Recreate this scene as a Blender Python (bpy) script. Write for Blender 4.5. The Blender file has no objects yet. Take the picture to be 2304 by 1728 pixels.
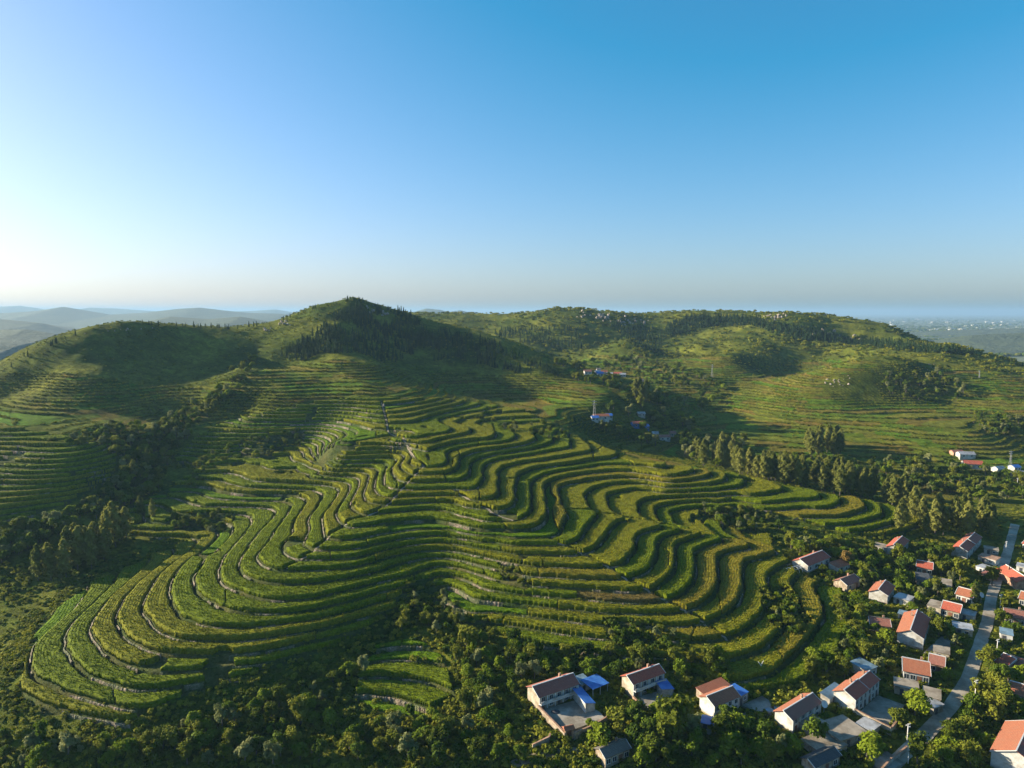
import bpy, bmesh, math, random
import numpy as np
from mathutils import Vector, Matrix
random.seed(7); RNG=np.random.default_rng(7)
scn=bpy.context.scene; C=scn.collection
# ------------------------------------------------------------------ camera, sky, sun, exposure
CAM_Z=100.0; PITCH=math.radians(6.0); FPX=683.0
cam_d=bpy.data.cameras.new('camera'); cam=bpy.data.objects.new('camera',cam_d); C.objects.link(cam)
cam.location=(0,0,CAM_Z); cam.rotation_euler=(math.radians(90)-PITCH,0,0)
cam_d.sensor_width=36; cam_d.lens=36*FPX/1024; cam_d.clip_start=1; cam_d.clip_end=60000
scn.camera=cam
EXPOSURE=1.65; SKY_STRENGTH=0.07
SUN_AZ=math.radians(-75); SUN_EL=math.radians(16.5)      # azimuth from +Y, negative = to the left
world=bpy.data.worlds.new('World'); scn.world=world; world.use_nodes=True
nt=world.node_tree; nt.nodes.clear()
sky=nt.nodes.new('ShaderNodeTexSky'); sky.sky_type='NISHITA'; sky.sun_disc=False
sky.sun_elevation=SUN_EL; sky.sun_rotation=SUN_AZ; sky.altitude=200; sky.air_density=1.0; sky.dust_density=1.35; sky.ozone_density=6.0
bg=nt.nodes.new('ShaderNodeBackground'); bg.inputs[1].default_value=SKY_STRENGTH
wo=nt.nodes.new('ShaderNodeOutputWorld'); _s=nt.nodes.new('ShaderNodeSeparateColor'); _c=nt.nodes.new('ShaderNodeCombineColor'); nt.links.new(sky.outputs[0],_s.inputs[0])
def _mn(op,x,v):
    n=nt.nodes.new('ShaderNodeMath'); n.operation=op
    for i,q in enumerate((x,v)):
        if isinstance(q,(int,float)): n.inputs[i].default_value=q
        else: nt.links.new(q,n.inputs[i])
    return n.outputs[0]
for _i,(_o,_k,_q) in enumerate(((-.50,.465,.36),(0,.262,.15),(0,.250,.15))):     # film response of the sky: deep summer blue, soft highlights near the sun
    _x=_mn('MAXIMUM',_mn('MULTIPLY',_mn('ADD',_s.outputs[_i],_o),_k),.05); _y=_mn('DIVIDE',_x,_mn('ADD',_mn('MULTIPLY',_x,_q),1.0))
    nt.links.new(_mn('MULTIPLY',_y,1.0/(SKY_STRENGTH*2**EXPOSURE)),_c.inputs[_i])
nt.links.new(_c.outputs[0],bg.inputs[0]); nt.links.new(bg.outputs[0],wo.inputs[0])
sun_d=bpy.data.lights.new('sun','SUN'); sun_d.energy=5.0; sun_d.angle=math.radians(0.6); sun_d.color=(1.0,0.88,0.68)
sun=bpy.data.objects.new('sun',sun_d); C.objects.link(sun)
sdir=Vector((math.sin(SUN_AZ)*math.cos(SUN_EL),math.cos(SUN_AZ)*math.cos(SUN_EL),math.sin(SUN_EL)))
sun.rotation_euler=sdir.to_track_quat('Z','Y').to_euler(); sun.location=(-300,200,300)
scn.view_settings.view_transform='Standard'; scn.view_settings.look='None'; scn.view_settings.gamma=1.0
scn.view_settings.exposure=EXPOSURE; scn.view_settings.use_curve_mapping=False
scn.cycles.use_denoising=True; scn.cycles.max_bounces=5; scn.cycles.diffuse_bounces=2; scn.cycles.glossy_bounces=1
scn.cycles.transmission_bounces=2; scn.cycles.transparent_max_bounces=6; scn.cycles.volume_bounces=0
scn.cycles.use_adaptive_sampling=True; scn.cycles.adaptive_threshold=0.02
# ------------------------------------------------------------------ the lie of the land: terrace edges and ground points
STEP=1.5
def zL(k): return STEP*k-1.0
def ray(sx,sy):
    rx=(sx*(1024/2304)-512)/FPX; ry=(384-sy*(768/1728))/FPX
    c,s=math.cos(PITCH),math.sin(PITCH)
    return rx, c+ry*s, -s+ry*c
def atz(sx,sy,z):
    a,b,c=ray(sx,sy); t=(z-CAM_Z)/c
    return (a*t,b*t,z)
def atd(sx,sy,d):
    a,b,c=ray(sx,sy); t=d/b
    return (a*t,d,CAM_Z+c*t)
K6=600/2212
TILES={1:(0,1180),2:(500,1100),3:(950,1100),4:(1300,1100),5:(1500,1000),6:(250,850),7:(750,850)}
def S(t,pts):
    x0,y0=TILES[t]; return [(x0+u*K6,y0+v*K6) for u,v in pts]
# traced terrace edges: level -> list of polylines in photo pixels
LINES=[]
def L(k,t,*pts): LINES.append((k,S(t,pts)))
# left spur, tip side
L(1,1,(290,1020),(245,1180),(290,1310),(430,1380),(560,1430),(760,1500),(1000,1560),(1200,1590))
L(2,1,(560,960),(565,1080),(620,1170),(700,1240),(840,1300),(1000,1340),(1200,1375),(1400,1380),(1550,1360))
L(3,1,(735,880),(770,980),(840,1070),(920,1130),(1020,1180),(1200,1225),(1400,1255),(1650,1245))
L(4,1,(1040,640),(985,760),(990,870),(1050,960),(1160,1030),(1300,1075),(1480,1105),(1700,1115),(2000,1100),(2212,1080))
L(5,1,(1390,400),(1280,520),(1215,650),(1180,760),(1230,850),(1330,920),(1450,975),(1650,990),(1900,980),(2212,955))
L(5,2,(369,1250),(600,1220),(850,1180),(1050,1130))
L(6,1,(1560,330),(1470,430),(1420,550),(1440,680),(1560,790),(1720,860),(1900,885))
L(6,2,(56,1178),(200,1178),(400,1155),(700,1110),(900,1070),(1050,1020),(1300,960))
L(7,1,(1730,290),(1640,390),(1615,500),(1670,600),(1750,660),(1850,705))
L(7,2,(0,1000),(100,1030),(230,1050),(500,1050),(700,1035),(900,1000),(1080,960),(1250,900),(1450,840),(1640,790))
L(8,1,(1930,220),(1840,330),(1800,430),(1850,510))
L(8,2,(0,790),(80,850),(210,895),(350,950),(500,955),(700,930),(1000,880),(1250,810),(1500,760),(1680,715))
L(9,2,(280,420),(200,550),(140,640),(180,730),(270,775),(500,795),(800,790),(1100,740),(1400,650),(1600,600),(1760,590),(1889,605))
L(10,2,(400,430),(290,570),(310,630),(400,690),(540,700),(800,690),(1200,640),(1500,560),(1700,530),(1850,530))
L(11,2,(600,380),(510,470),(500,520),(540,560),(660,600),(900,605),(1200,575),(1500,500),(1700,475),(1850,470))
L(12,2,(720,380),(685,450),(720,510),(790,522),(1100,510),(1400,440),(1640,400),(1850,395))
L(13,2,(870,435),(1200,420),(1500,375),(1740,350))
L(14,2,(1040,335),(1300,305),(1600,275),(1790,268))
L(15,2,(1220,240),(1300,215),(1600,190),(1850,200),(2000,240))
L(16,2,(1380,150),(1600,130),(1900,120),(2170,165))
L(17,2,(1440,100),(1800,75),(2060,100))
# centre hollow to middle spur
L(15,3,(0,190),(150,195),(300,230),(450,262),(620,285),(760,283),(830,265),(890,220),(915,160),(905,80),(905,0))
L(14,3,(230,305),(350,330),(490,355),(700,355),(850,350),(960,330),(1020,280),(1045,200),(1020,120),(1015,0))
L(13,3,(80,350),(250,375),(500,400),(700,422),(850,435),(1050,425),(1140,370),(1190,290),(1220,210))
L(13,3,(1150,160),(1145,80),(1150,0))
L(12,3,(230,390),(600,450),(900,475),(1160,487),(1270,470),(1340,400),(1400,300),(1490,250))
L(11,3,(200,463),(300,468),(500,515),(750,552),(1000,560),(1280,560),(1330,550),(1450,490),(1540,370),(1600,300),(1720,265))
L(10.5,3,(1470,600),(1560,560),(1640,430),(1720,340),(1900,303))
L(10,3,(180,530),(300,540),(390,550),(640,612),(850,655),(1200,665),(1540,668),(1600,660),(1700,640),(1790,500),(1850,400),(2050,345))
L(9,3,(230,605),(450,650),(700,705),(850,740),(1200,765),(1500,772),(1700,768),(1830,720),(1940,620),(1950,500),(2010,400),(2200,368))
L(8,3,(150,640),(420,695),(540,740),(660,780),(800,800),(1100,827),(1450,850),(1870,860))
L(7,3,(290,755),(450,810),(600,870),(720,890),(930,907),(1200,937),(1500,962),(1800,972),(2000,962))
L(6,3,(150,810),(330,870),(420,925),(640,950),(860,975),(1300,1010),(1700,1050),(2160,1020))
L(5,3,(110,920),(250,980),(420,1060),(640,1050),(850,1070),(1100,1105),(1450,1145),(1800,1150))
L(4,3,(540,1130),(820,1180),(1100,1225),(1500,1275))
L(3,3,(1030,1315),(1250,1355),(1420,1375))
# middle spur right flank
L(8,4,(580,850),(660,830),(800,700),(820,600),(830,480),(920,410),(1090,395))
L(7,4,(760,940),(930,840),(975,700),(985,560),(1100,480),(1300,440))
L(6,4,(920,1030),(1000,1000),(1130,900),(1165,800),(1170,620),(1260,530),(1470,485))
L(5,4,(1060,1120),(1200,1070),(1330,930),(1365,850),(1370,670),(1450,600),(1680,545))
L(4,4,(1250,1260),(1380,1180),(1500,1060),(1590,930),(1590,730),(1720,640))
L(3,4,(1550,1350),(1700,1200),(1860,1030),(1820,900),(1820,750))
L(2,4,(1750,1400),(1950,1200),(1985,980),(1990,800))
# hollow between middle spur and right spur
L(12,4,(125,215),(80,130),(80,60),(140,25))
L(11,4,(290,235),(235,150),(225,90),(300,55),(600,20))
L(10.5,4,(420,255),(370,160),(370,100))
L(10,4,(570,285),(520,190),(530,130),(620,105),(800,85),(1100,78),(1400,70),(1650,50))
L(9,4,(720,330),(650,240),(640,185),(750,150),(950,127),(1200,122))
L(8,4,(840,345),(770,250),(760,210),(880,185),(1100,162),(1300,150))
L(7,4,(1130,410),(1060,310),(1080,260),(1130,240))
L(6,4,(1300,440),(1200,320),(1190,295),(1300,285))
L(5,4,(1450,480),(1340,370),(1420,350))
# right spur
L(10,5,(912,419),(970,390))
L(11,5,(0,420),(400,400),(600,370),(650,330))
L(12,5,(0,372),(400,340),(500,300))
L(13,5,(0,325),(200,310),(370,270))
L(14,5,(0,290),(220,250))
L(9,5,(460,505),(750,510),(1000,490),(1250,480),(1300,450))
L(8,5,(800,560),(1100,540),(1400,510),(1440,490))
L(7,5,(1180,632),(1550,600),(1660,560))
L(6,5,(1400,690),(1700,640),(1790,590))
L(5,5,(1600,740),(1850,690),(1960,620))
L(4,5,(1900,740),(2100,670))
# upper slope
L(15,7,(1642,922),(1660,880),(1700,850),(1800,810),(2000,780),(2212,740))
L(14,7,(1752,922),(1780,890),(1830,860),(2000,820),(2212,800))
L(16,7,(1270,1098),(1380,1137),(1430,1110),(1500,1000),(1510,880),(1560,810),(1650,770),(1900,740),(2212,690))
L(17,7,(1180,1040),(1300,1020),(1350,900),(1400,780),(1500,740),(1800,690),(2080,645))
L(18,7,(1200,980),(1240,800),(1280,720),(1400,690),(1700,640),(1900,610))
L(19,7,(1100,850),(1150,720),(1250,680),(1500,630),(1700,590))
L(20,7,(1000,790),(1040,690),(1150,640),(1400,600),(1590,570))
L(21,7,(890,750),(930,660),(1050,600),(1250,570),(1450,540))
L(22,7,(780,700),(770,640),(850,590),(1050,552),(1290,530))
L(23,7,(700,570),(900,520),(1060,490))
L(24,7,(640,520),(830,485),(930,475))
L(25,7,(560,490),(850,455))
L(19,7,(0,690),(300,680),(480,675))
L(20.5,7,(0,620),(300,630),(600,625))
L(22.5,7,(0,560),(300,545),(560,530))
# back side of left spur and the spur behind it
L(6,6,(130,1190),(250,1270),(480,1282))
L(7,6,(260,1160),(320,1210),(500,1230))
L(8,6,(470,1090),(560,1120),(850,1145),(1150,1150),(1160,1190),(1125,1260))
L(9,6,(610,1030),(650,1060),(900,1080),(1250,1090),(1350,1100),(1375,1150),(1340,1205))
L(10,6,(740,970),(780,1000),(1000,1020),(1400,1035),(1490,1060),(1480,1120),(1430,1200))
L(11,6,(880,950),(1200,985),(1560,1010),(1610,1030),(1560,1130),(1510,1205))
L(12,6,(970,890),(1050,910),(1300,925),(1600,940),(1740,980),(1730,1050),(1640,1190))
L(13,6,(1120,830),(1150,860),(1500,890),(1780,900),(1880,940),(1860,1020),(1750,1185))
L(14,6,(1280,770),(1400,820),(1700,855),(1900,880),(1990,930),(1960,1010),(1870,1160))
L(15,6,(1480,650),(1500,700),(1800,770),(2000,830),(2060,880),(2030,980))
L(14,6,(550,700),(600,730),(780,750),(1000,720))
L(15,6,(650,650),(800,670),(1080,650))
L(17,6,(730,590),(900,600),(1150,590))
L(19,6,(800,540),(1200,545),(1450,510))
L(21,6,(920,455),(1200,465),(1500,450))
L(24,6,(1060,340),(1100,370),(1500,370),(1750,360))

# single ground points: photo pixel + height
PZ=[
# foreground
(60,1720,-7),(300,1720,-7),(600,1720,-6),(900,1720,-5),(1100,1715,-3.5),(30,1600,-3),(250,1640,-2.5),(450,1600,-2),(700,1560,-2.5),
(900,1560,-2),(1000,1500,0.5),(850,1480,1),(1100,1560,0),
(1240,1650,0),(1300,1610,0.3),(1400,1560,1),(1480,1590,0.5),(1600,1620,0),(1500,1700,-2),(1700,1700,-1.5),(1750,1610,0.3),(1900,1620,0),
(1950,1700,-1.5),(2080,1700,-2),(2250,1700,-2),(2180,1560,-.5),(2230,1400,0),(2270,1260,1),(2150,1480,0),(2050,1400,1),(2100,1300,1.2),
(1950,1340,1.5),(1850,1420,1.5),(1800,1520,0.8),(2000,1240,3),(1880,1230,4),(2300,1180,1.5),(2290,1500,-.5),
# left gully
(0,1330,-1),(120,1290,1.5),(250,1250,3.5),(340,1228,5),(420,1207,6.5),(480,1214,7),(30,1230,5),(120,1190,9),(230,1140,12),(300,1080,19),(330,1010,26),(400,950,32),
(40,1440,-3),(180,1330,0),(320,1272,3),(100,1370,-1.5),
# left terraced spur
(0,1165,17),(120,1155,17),(200,1110,19),(0,1100,22),(150,1060,27),(0,1030,30),(255,1040,27),(150,995,35),(60,972,38),(0,966,39),(230,1012,31),
# valley between, behind the right spur
(1350,1000,14),(1450,1010,11),(1480,950,18),(1600,1000,8),(1650,1060,4),(1800,1060,3),(1950,1080,2),(2100,1120,1.5),(2250,1130,1.5),
(1600,930,15),(1750,1000,9),(1900,1000,10),(2050,1010,10),(2200,1060,5),(2290,1000,10),
]
# pixel + distance (crests and the back range)
PD=[(920,708,1150),(1000,706,1080),(1060,714,1040),(1120,723,1020),(1170,717,1010),(1220,704,1010),(1285,700,1010),(1340,703,1010),(1400,712,1010),(1450,719,1010),(1490,720,1015),(1530,712,1020),(1575,702,1020),(1620,712,1000),(1660,721,970),(1700,719,950),(1760,715,930),(1830,719,915),
(1900,725,900),(1960,745,870),(2060,775,830),(2150,785,800),(2230,803,790),(1000,740,980),(1100,760,930),(1200,775,880),(1300,770,880),(1412,762,840),(1412,800,775),(1488,772,905),(1488,805,840),(1575,768,820),(1575,805,745),(1360,785,860),(1530,795,815),(1642,792,735),(1612,790,790),(1250,730,950),(1350,735,960),(1200,740,950),(1700,745,890),(1850,760,850),(1600,735,960),
(1900,755,870),(2000,765,840),
# left hill
(200,960,375),(80,930,395),(330,900,430),(0,900,430),(0,868,441),(70,850,452),(150,850,440),(300,830,480),(430,800,525),(540,775,555),(0,838,455),(60,800,474),(130,768,490),
(200,740,510),(280,723,535),(300,770,510),(420,733,585),(520,733,615),(480,900,430),(560,830,490),(400,950,395),
# main hill
(600,760,575),(620,722,640),(700,690,650),(795,669,655),(760,690,640),(740,740,580),(735,790,540),(640,830,520),(880,690,670),(960,733,660),(1100,768,625),
(1200,812,592),(1260,842,565),(870,760,625),(1000,790,612),(795,815,510),(1000,870,535),(1100,900,505),(1200,900,520),(1100,830,580),(1200,860,550),(930,830,555),(720,870,460),(840,870,455),(850,930,402),
(600,900,425),(1000,950,405),(1150,960,415),(1350,900,500),(1450,905,520),(1500,900,550),(1300,950,440),(450,860,470),
# far village, valley head, right hill
(1370,850,690),(1300,835,700),(1450,870,640),(1550,850,660),(1250,820,720),(1180,800,740),(1650,830,690),(1700,860,640),
(1823,880,572),(1900,842,592),(2000,800,632),(1950,900,560),(2100,900,560),(2250,920,530),(2100,830,630),(2250,850,600),(2150,790,720),(2290,820,680),
(1780,830,735),(1860,800,785),(1750,850,690),(1935,785,770),(1700,780,780),(1600,770,820),(2000,950,500),(2200,970,470),(1750,950,520)]
# hidden ground behind crests (world coordinates)
PW=[(-60,760,75),(-150,720,80),(-380,620,52),(-480,560,22),(-440,480,24),(-600,520,10),(-650,400,8),(-420,540,38),(60,850,42),(-100,900,50),(-300,850,45),
(0,1250,60),(200,1250,60),(500,1200,50),(800,1100,5),(720,1000,15),(1100,900,20),(1300,700,0),(900,650,15),(-900,700,20),(-900,1000,0),
(-500,1100,20),(-300,1500,0),(300,1600,10),(900,1600,-5),(1300,1200,-10),(1500,1600,-20),(-1000,1600,-10),(0,1700,0),
(230,355,1),(180,375,3),(140,390,6),(100,420,10),
(-320,280,10),(-380,330,26),(-480,360,28),(-270,200,-2),(-300,150,-8),(-400,100,-14),(-420,230,-2),(400,300,0),(450,200,-2),(350,100,-4),(0,60,-10),(-200,60,-12),(200,60,-6),
(600,500,8),(700,400,0),(900,400,0),(1200,400,-10),(600,200,-5),(-600,200,-5),(500,90,-6)]
def points():
    P=[]
    for k,pl in LINES:
        z=zL(k)
        W=[atz(x,y,z) for x,y in pl]
        for a,b in zip(W[:-1],W[1:]):
            n=max(1,int(math.dist(a,b)/14))
            for i in range(n):
                t=i/n; P.append((a[0]+(b[0]-a[0])*t,a[1]+(b[1]-a[1])*t,z,0.3))
        P.append((*W[-1],0.3))
    for x,y,z in PZ: P.append((*atz(x,y,z),2.0))
    for x,y,d in PD: P.append((*atd(x,y,d),1.0))
    for p in PW: P.append((*p,3.0))
    return np.array(P)
def tps(P,sm=1.0):
    X=P[:,:2]/100.0; z=P[:,2]; w=P[:,3]
    r2=((X[:,None]-X[None])**2).sum(-1)
    Kx=0.5*r2*np.log(r2+1e-9)
    n=len(X); A=np.zeros((n+3,n+3)); A[:n,:n]=Kx+np.diag(w*sm*0.01)
    A[:n,n]=1;A[:n,n+1:]=X;A[n,:n]=1;A[n+1:,:n]=X.T
    c=np.linalg.solve(A,np.r_[z,0,0,0])
    def ev(q):
        q=q/100.0; out=np.empty(len(q))
        for i in range(0,len(q),4000):
            b=q[i:i+4000]; r=((b[:,None]-X[None])**2).sum(-1)
            out[i:i+4000]=(0.5*r*np.log(r+1e-9))@c[:n]+c[n]+b@c[n+1:]
        return out
    return ev,c
_ev,_c=tps(points())
# coarse height grid, sampled bicubically
GX0,GY0,GD=-1500.0,36.0,6.0; GNX,GNY=501,296
_gx=GX0+GD*np.arange(GNX); _gy=GY0+GD*np.arange(GNY)
_G=_ev(np.stack(np.meshgrid(_gx,_gy,indexing='ij'),-1).reshape(-1,2)).reshape(GNX,GNY)
def smooth(a,b,x):
    t=np.clip((x-a)/(b-a),0,1); return t*t*(3-2*t)
def _edge():
    X,Y=np.meshgrid(_gx,_gy,indexing='ij'); r=np.hypot(X,Y)
    return smooth(1350,1720,r)
_e=_edge(); _G=_G*(1-_e)+(-22)*_e
_G=np.clip(_G,-26,125)
def base(x,y):
    x=np.asarray(x,float); y=np.asarray(y,float)
    u=np.clip((x-GX0)/GD,1,GNX-3.001); v=np.clip((y-GY0)/GD,1,GNY-3.001)
    i=np.floor(u).astype(int); j=np.floor(v).astype(int); fu=u-i; fv=v-j
    def w(t): return (-.5*t+t*t-.5*t**3, 1-2.5*t*t+1.5*t**3, .5*t+2*t*t-1.5*t**3, -.5*t*t+.5*t**3)
    wu,wv=w(fu),w(fv); out=0
    for a in range(4):
        for b in range(4): out=out+wu[a]*wv[b]*_G[i+a-1,j+b-1]
    return out
def hash2(i,j,s=0):
    n=(i.astype(np.int64)*374761393+j.astype(np.int64)*668265263+s*2147483647)&0xffffffff
    n=((n^(n>>13))*1274126177)&0xffffffff
    return ((n^(n>>16))&0xffff)/65535.0
def vnoise(x,y,s=0):
    i=np.floor(x); j=np.floor(y); fx=x-i; fy=y-j; i=i.astype(np.int64); j=j.astype(np.int64)
    fx=fx*fx*(3-2*fx); fy=fy*fy*(3-2*fy)
    a=hash2(i,j,s)*(1-fx)+hash2(i+1,j,s)*fx; b=hash2(i,j+1,s)*(1-fx)+hash2(i+1,j+1,s)*fx
    return a*(1-fy)+b*fy
def fbm(x,y,s=0,o=4):
    r=0; a=.5
    for k in range(o): r=r+a*vnoise(x*2**k+17*k,y*2**k-9*k,s+k); a*=.5
    return r/(1-.5**o)
def proj(x,y,z):
    zz=np.asarray(z)-CAM_Z; c,s=math.cos(PITCH),math.sin(PITCH); f=y*c-zz*s; u=y*s+zz*c
    f=np.maximum(f,1e-3)
    return (512+FPX*x/f)*2.25,(384-FPX*u/f)*2.25
def inpoly(px,py,poly):
    r=np.zeros(np.shape(px),bool); n=len(poly)
    for i in range(n):
        x0,y0=poly[i]; x1,y1=poly[(i+1)%n]
        if y0==y1: continue
        c=((y0>py)!=(y1>py))&(px<(x1-x0)*(py-y0)/(y1-y0)+x0); r^=c
    return r
# outlines of land cover as they lie on the ground (photo pixels, laid onto the terrain)
P_CORN=[(40,1580),(55,1480),(100,1400),(190,1330),(300,1275),(420,1225),(300,1200),(270,1180),(300,1140),(400,1085),(470,1045),(395,1055),(400,1030),(440,985),(520,945),(620,925),
(720,905),(830,895),(1000,900),(1180,925),(1300,985),(1430,1040),(1640,1068),(1770,1098),(1990,1140),(2120,1195),(2010,1212),(1900,1200),(1790,1165),(1690,1150),(1640,1150),
(1640,1185),(1720,1200),(1760,1250),(1790,1290),(1860,1320),(1900,1330),(1905,1480),(1800,1545),(1660,1560),(1560,1500),(1480,1485),(1340,1478),(1220,1468),(1110,1420),
(1050,1405),(1010,1370),(960,1350),(935,1335),(890,1375),(840,1405),(790,1435),(680,1478),(560,1522),(430,1568),(330,1600),(280,1625),(90,1615)]
P_GREEN=[(850,1450),(930,1440),(1000,1468),(1022,1560),(940,1605),(850,1600),(800,1570)]
P_SPUR=[(-400,940),(0,955),(140,985),(265,1010),(262,1045),(250,1075),(205,1110),(150,1140),(0,1180),(-400,1220)]
P_LOW=[(-600,830),(150,840),(350,870),(450,870),(600,830),(760,810),(900,830),(1050,840),(1250,850),(1320,800),(1700,800),(1990,815),(2600,870),(2600,1160),(2000,1130),(1700,1080),(1500,1060),(1200,930),(850,890),(700,900),(500,960),(260,1000),(-400,950)]
def blur(m,x=None): return m.astype(float)
def masks(x,y,zb):
    jx=6*(fbm(x/14,y/14,51)-.5); jy=6*(fbm(x/14,y/14,61)-.5)
    px,py=proj(x+jx,y+jy,zb)
    near=np.hypot(x,y)<480
    corn=(inpoly(px,py,P_CORN)|inpoly(px,py,P_GREEN))&near
    spur=inpoly(px,py,P_SPUR)&(np.hypot(x,y)<460)&~corn
    low=inpoly(px,py,P_LOW)&~corn&~spur
    return corn,spur,low
def grad(x,y,h=1.0):
    return (base(x+h,y)-base(x-h,y))/(2*h),(base(x,y+h)-base(x,y-h))/(2*h)
def relief(x,y):
    r=np.hypot(x,y); n=1-np.abs(2*fbm(x/95+.25*y/95,y/130,201,4)-1)
    m=1-np.abs(2*fbm(x/150+.3*fbm(x/200,y/200,204),y/420,203,2)-1)
    return smooth(600,760,r)*(1-.95*smooth(900,985,y))*13*(m-.7)+smooth(640,860,r)*2.5*(n-.78)+smooth(380,520,r)*4*(1-np.abs(2*fbm(x/42,y/55,202,3)-1)-.75)
def terr_raw(x,y):
    """height of the ground, terrace level, distance from the lower edge and to the upper edge, masks"""
    zb=base(x,y); gx,gy=grad(x,y); g=np.hypot(gx,gy)+1e-4
    corn,spur,low=masks(x,y,zb)
    wob=(fbm(x/11,y/11,5,3)-.5)*0.5
    q=(zb+wob+1.0)/STEP; k=np.floor(q); f=q-k
    dlo=f*STEP/g; dhi=(1-f)*STEP/g
    w=np.where(corn|spur,.38,np.minimum(1.1,.22*(dlo+dhi)))
    T=STEP*(k+.5)-1.0
    r=np.where(dlo<w,.5+.5*dlo/w,1.0)-np.where(dhi<w,.5*(1-dhi/w),0.0)*1.0
    T=T+np.where(dlo<w,-(STEP*.5)*(1-dlo/w),0)+np.where(dhi<w,(STEP*.5)*(1-dhi/w),0)
    hill=zb+3.0*(fbm(x/45,y/45,9)-.5)*smooth(20,60,zb)+(1.0*(fbm(x/9,y/9,19,3)-.5))*smooth(2.5,6,zb)+relief(x,y)
    m=np.where(corn,1.0,np.where(spur,.95,np.where(low,.85*smooth(.36,.50,fbm(x/60,y/60,33,3)+.06),0.0)))
    return zb,k,dlo,dhi,corn,spur,low,hill*(1-m)+T*m,g
def ground(x,y):
    x=np.atleast_1d(np.asarray(x,float)); y=np.atleast_1d(np.asarray(y,float))
    return terr_raw(x,y)[7]
# ------------------------------------------------------------------ helpers
def link(o,parent=None):
    C.objects.link(o)
    if parent is not None: o.parent=parent
    return o
def tag(o,label=None,cat=None,group=None,kind=None):
    if label: o['label']=label
    if cat: o['category']=cat
    if group: o['group']=group
    if kind: o['kind']=kind
    return o
def npmesh(name,verts,faces,mats=None,smoothf=False):
    """verts (n,3); faces: (m,3) or (m,4) int array"""
    me=bpy.data.meshes.new(name); verts=np.asarray(verts,np.float32); faces=np.asarray(faces,np.int32)
    me.vertices.add(len(verts)); me.vertices.foreach_set('co',verts.ravel())
    m,k=faces.shape
    me.loops.add(m*k); me.loops.foreach_set('vertex_index',faces.ravel())
    me.polygons.add(m); me.polygons.foreach_set('loop_start',np.arange(0,m*k,k,dtype=np.int32))
    me.polygons.foreach_set('loop_total',np.full(m,k,np.int32))
    if smoothf: me.polygons.foreach_set('use_smooth',np.ones(m,bool))
    me.update(calc_edges=True)
    for mt in (mats or []): me.materials.append(mt)
    return me
def vattr(me,name,data):
    a=me.attributes.new(name,'FLOAT_COLOR','POINT'); d=np.ones((len(me.vertices),4),np.float32); d[:,:data.shape[1]]=data; a.data.foreach_set('color',d.ravel())
def mat(name):
    m=bpy.data.materials.new(name); m.use_nodes=True; n=m.node_tree.nodes; b=n['Principled BSDF']
    return m,m.node_tree,b
def nd(t,kind,**kw):
    n=t.nodes.new(kind)
    for k,v in kw.items(): setattr(n,k,v)
    return n
# ------------------------------------------------------------------ terrain
def terrain():
    th=np.radians(np.linspace(-50,50,980)); 
    r=[118.0]
    while r[-1]<1745: 
        q=r[-1]; r.append(q*(1+(.0028 if q<440 else .0027 if q<760 else .008)))
    r=np.array(r); R,TH=np.meshgrid(r,th,indexing='ij'); X=R*np.sin(TH); Y=R*np.cos(TH)
    x=X.ravel(); y=Y.ravel()
    zb,k,dlo,dhi,corn,spur,low,z,g=terr_raw(x,y)
    nr,nt_=R.shape; idx=np.arange(nr*nt_).reshape(nr,nt_)
    F=np.stack([idx[:-1,:-1],idx[:-1,1:],idx[1:,1:],idx[1:,:-1]],-1).reshape(-1,4)[:,::-1]
    me=npmesh('terrain',np.stack([x,y,z],1),F,[M_GROUND],True)
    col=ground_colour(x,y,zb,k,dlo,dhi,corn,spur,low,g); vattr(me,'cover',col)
    o=link(bpy.data.objects.new('terrain',me)); tag(o,'green hills, spurs and valley floor stepped with terraces',None,None,'structure')
    print('terrain',nr,nt_,len(F)*2)
    return o
def ground_colour(x,y,zb,k,dlo,dhi,corn,spur,low,g):
    n1=fbm(x/40,y/40,71); n2=fbm(x/6,y/6,72,3); n3=fbm(x/120,y/120,73)
    def L3(a,b,t): return np.array(a)*(1-t)[:,None]+np.array(b)*t[:,None]
    c=L3((.050,.076,.010),(.158,.160,.022),np.clip(n1*1.9-.45,0,1))
    n4=fbm(x/3.2,y/3.2,74,3); c=c*(.45+.95*n4)[:,None]*(.75+.4*n2)[:,None]
    az=np.floor(np.arctan2(x,y)*26+.6*k+3*fbm(x/60,y/60,76,2)); hh=hash2(k.astype(np.int64),az.astype(np.int64),5)
    fl=low&(g<.36); tint=np.stack([.070+.08*hh,.095+.05*hash2(az.astype(np.int64),k.astype(np.int64),9),.009+.014*hh],1); c=np.where(fl[:,None],tint*(.65+.7*n4)[:,None],c)
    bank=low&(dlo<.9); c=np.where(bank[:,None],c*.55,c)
    c=np.where((corn|spur)[:,None],L3((.05,.075,.02),(.10,.09,.035),np.clip(n2*1.5-.3,0,1)),c)
    return np.clip(c,0,1)
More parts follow.
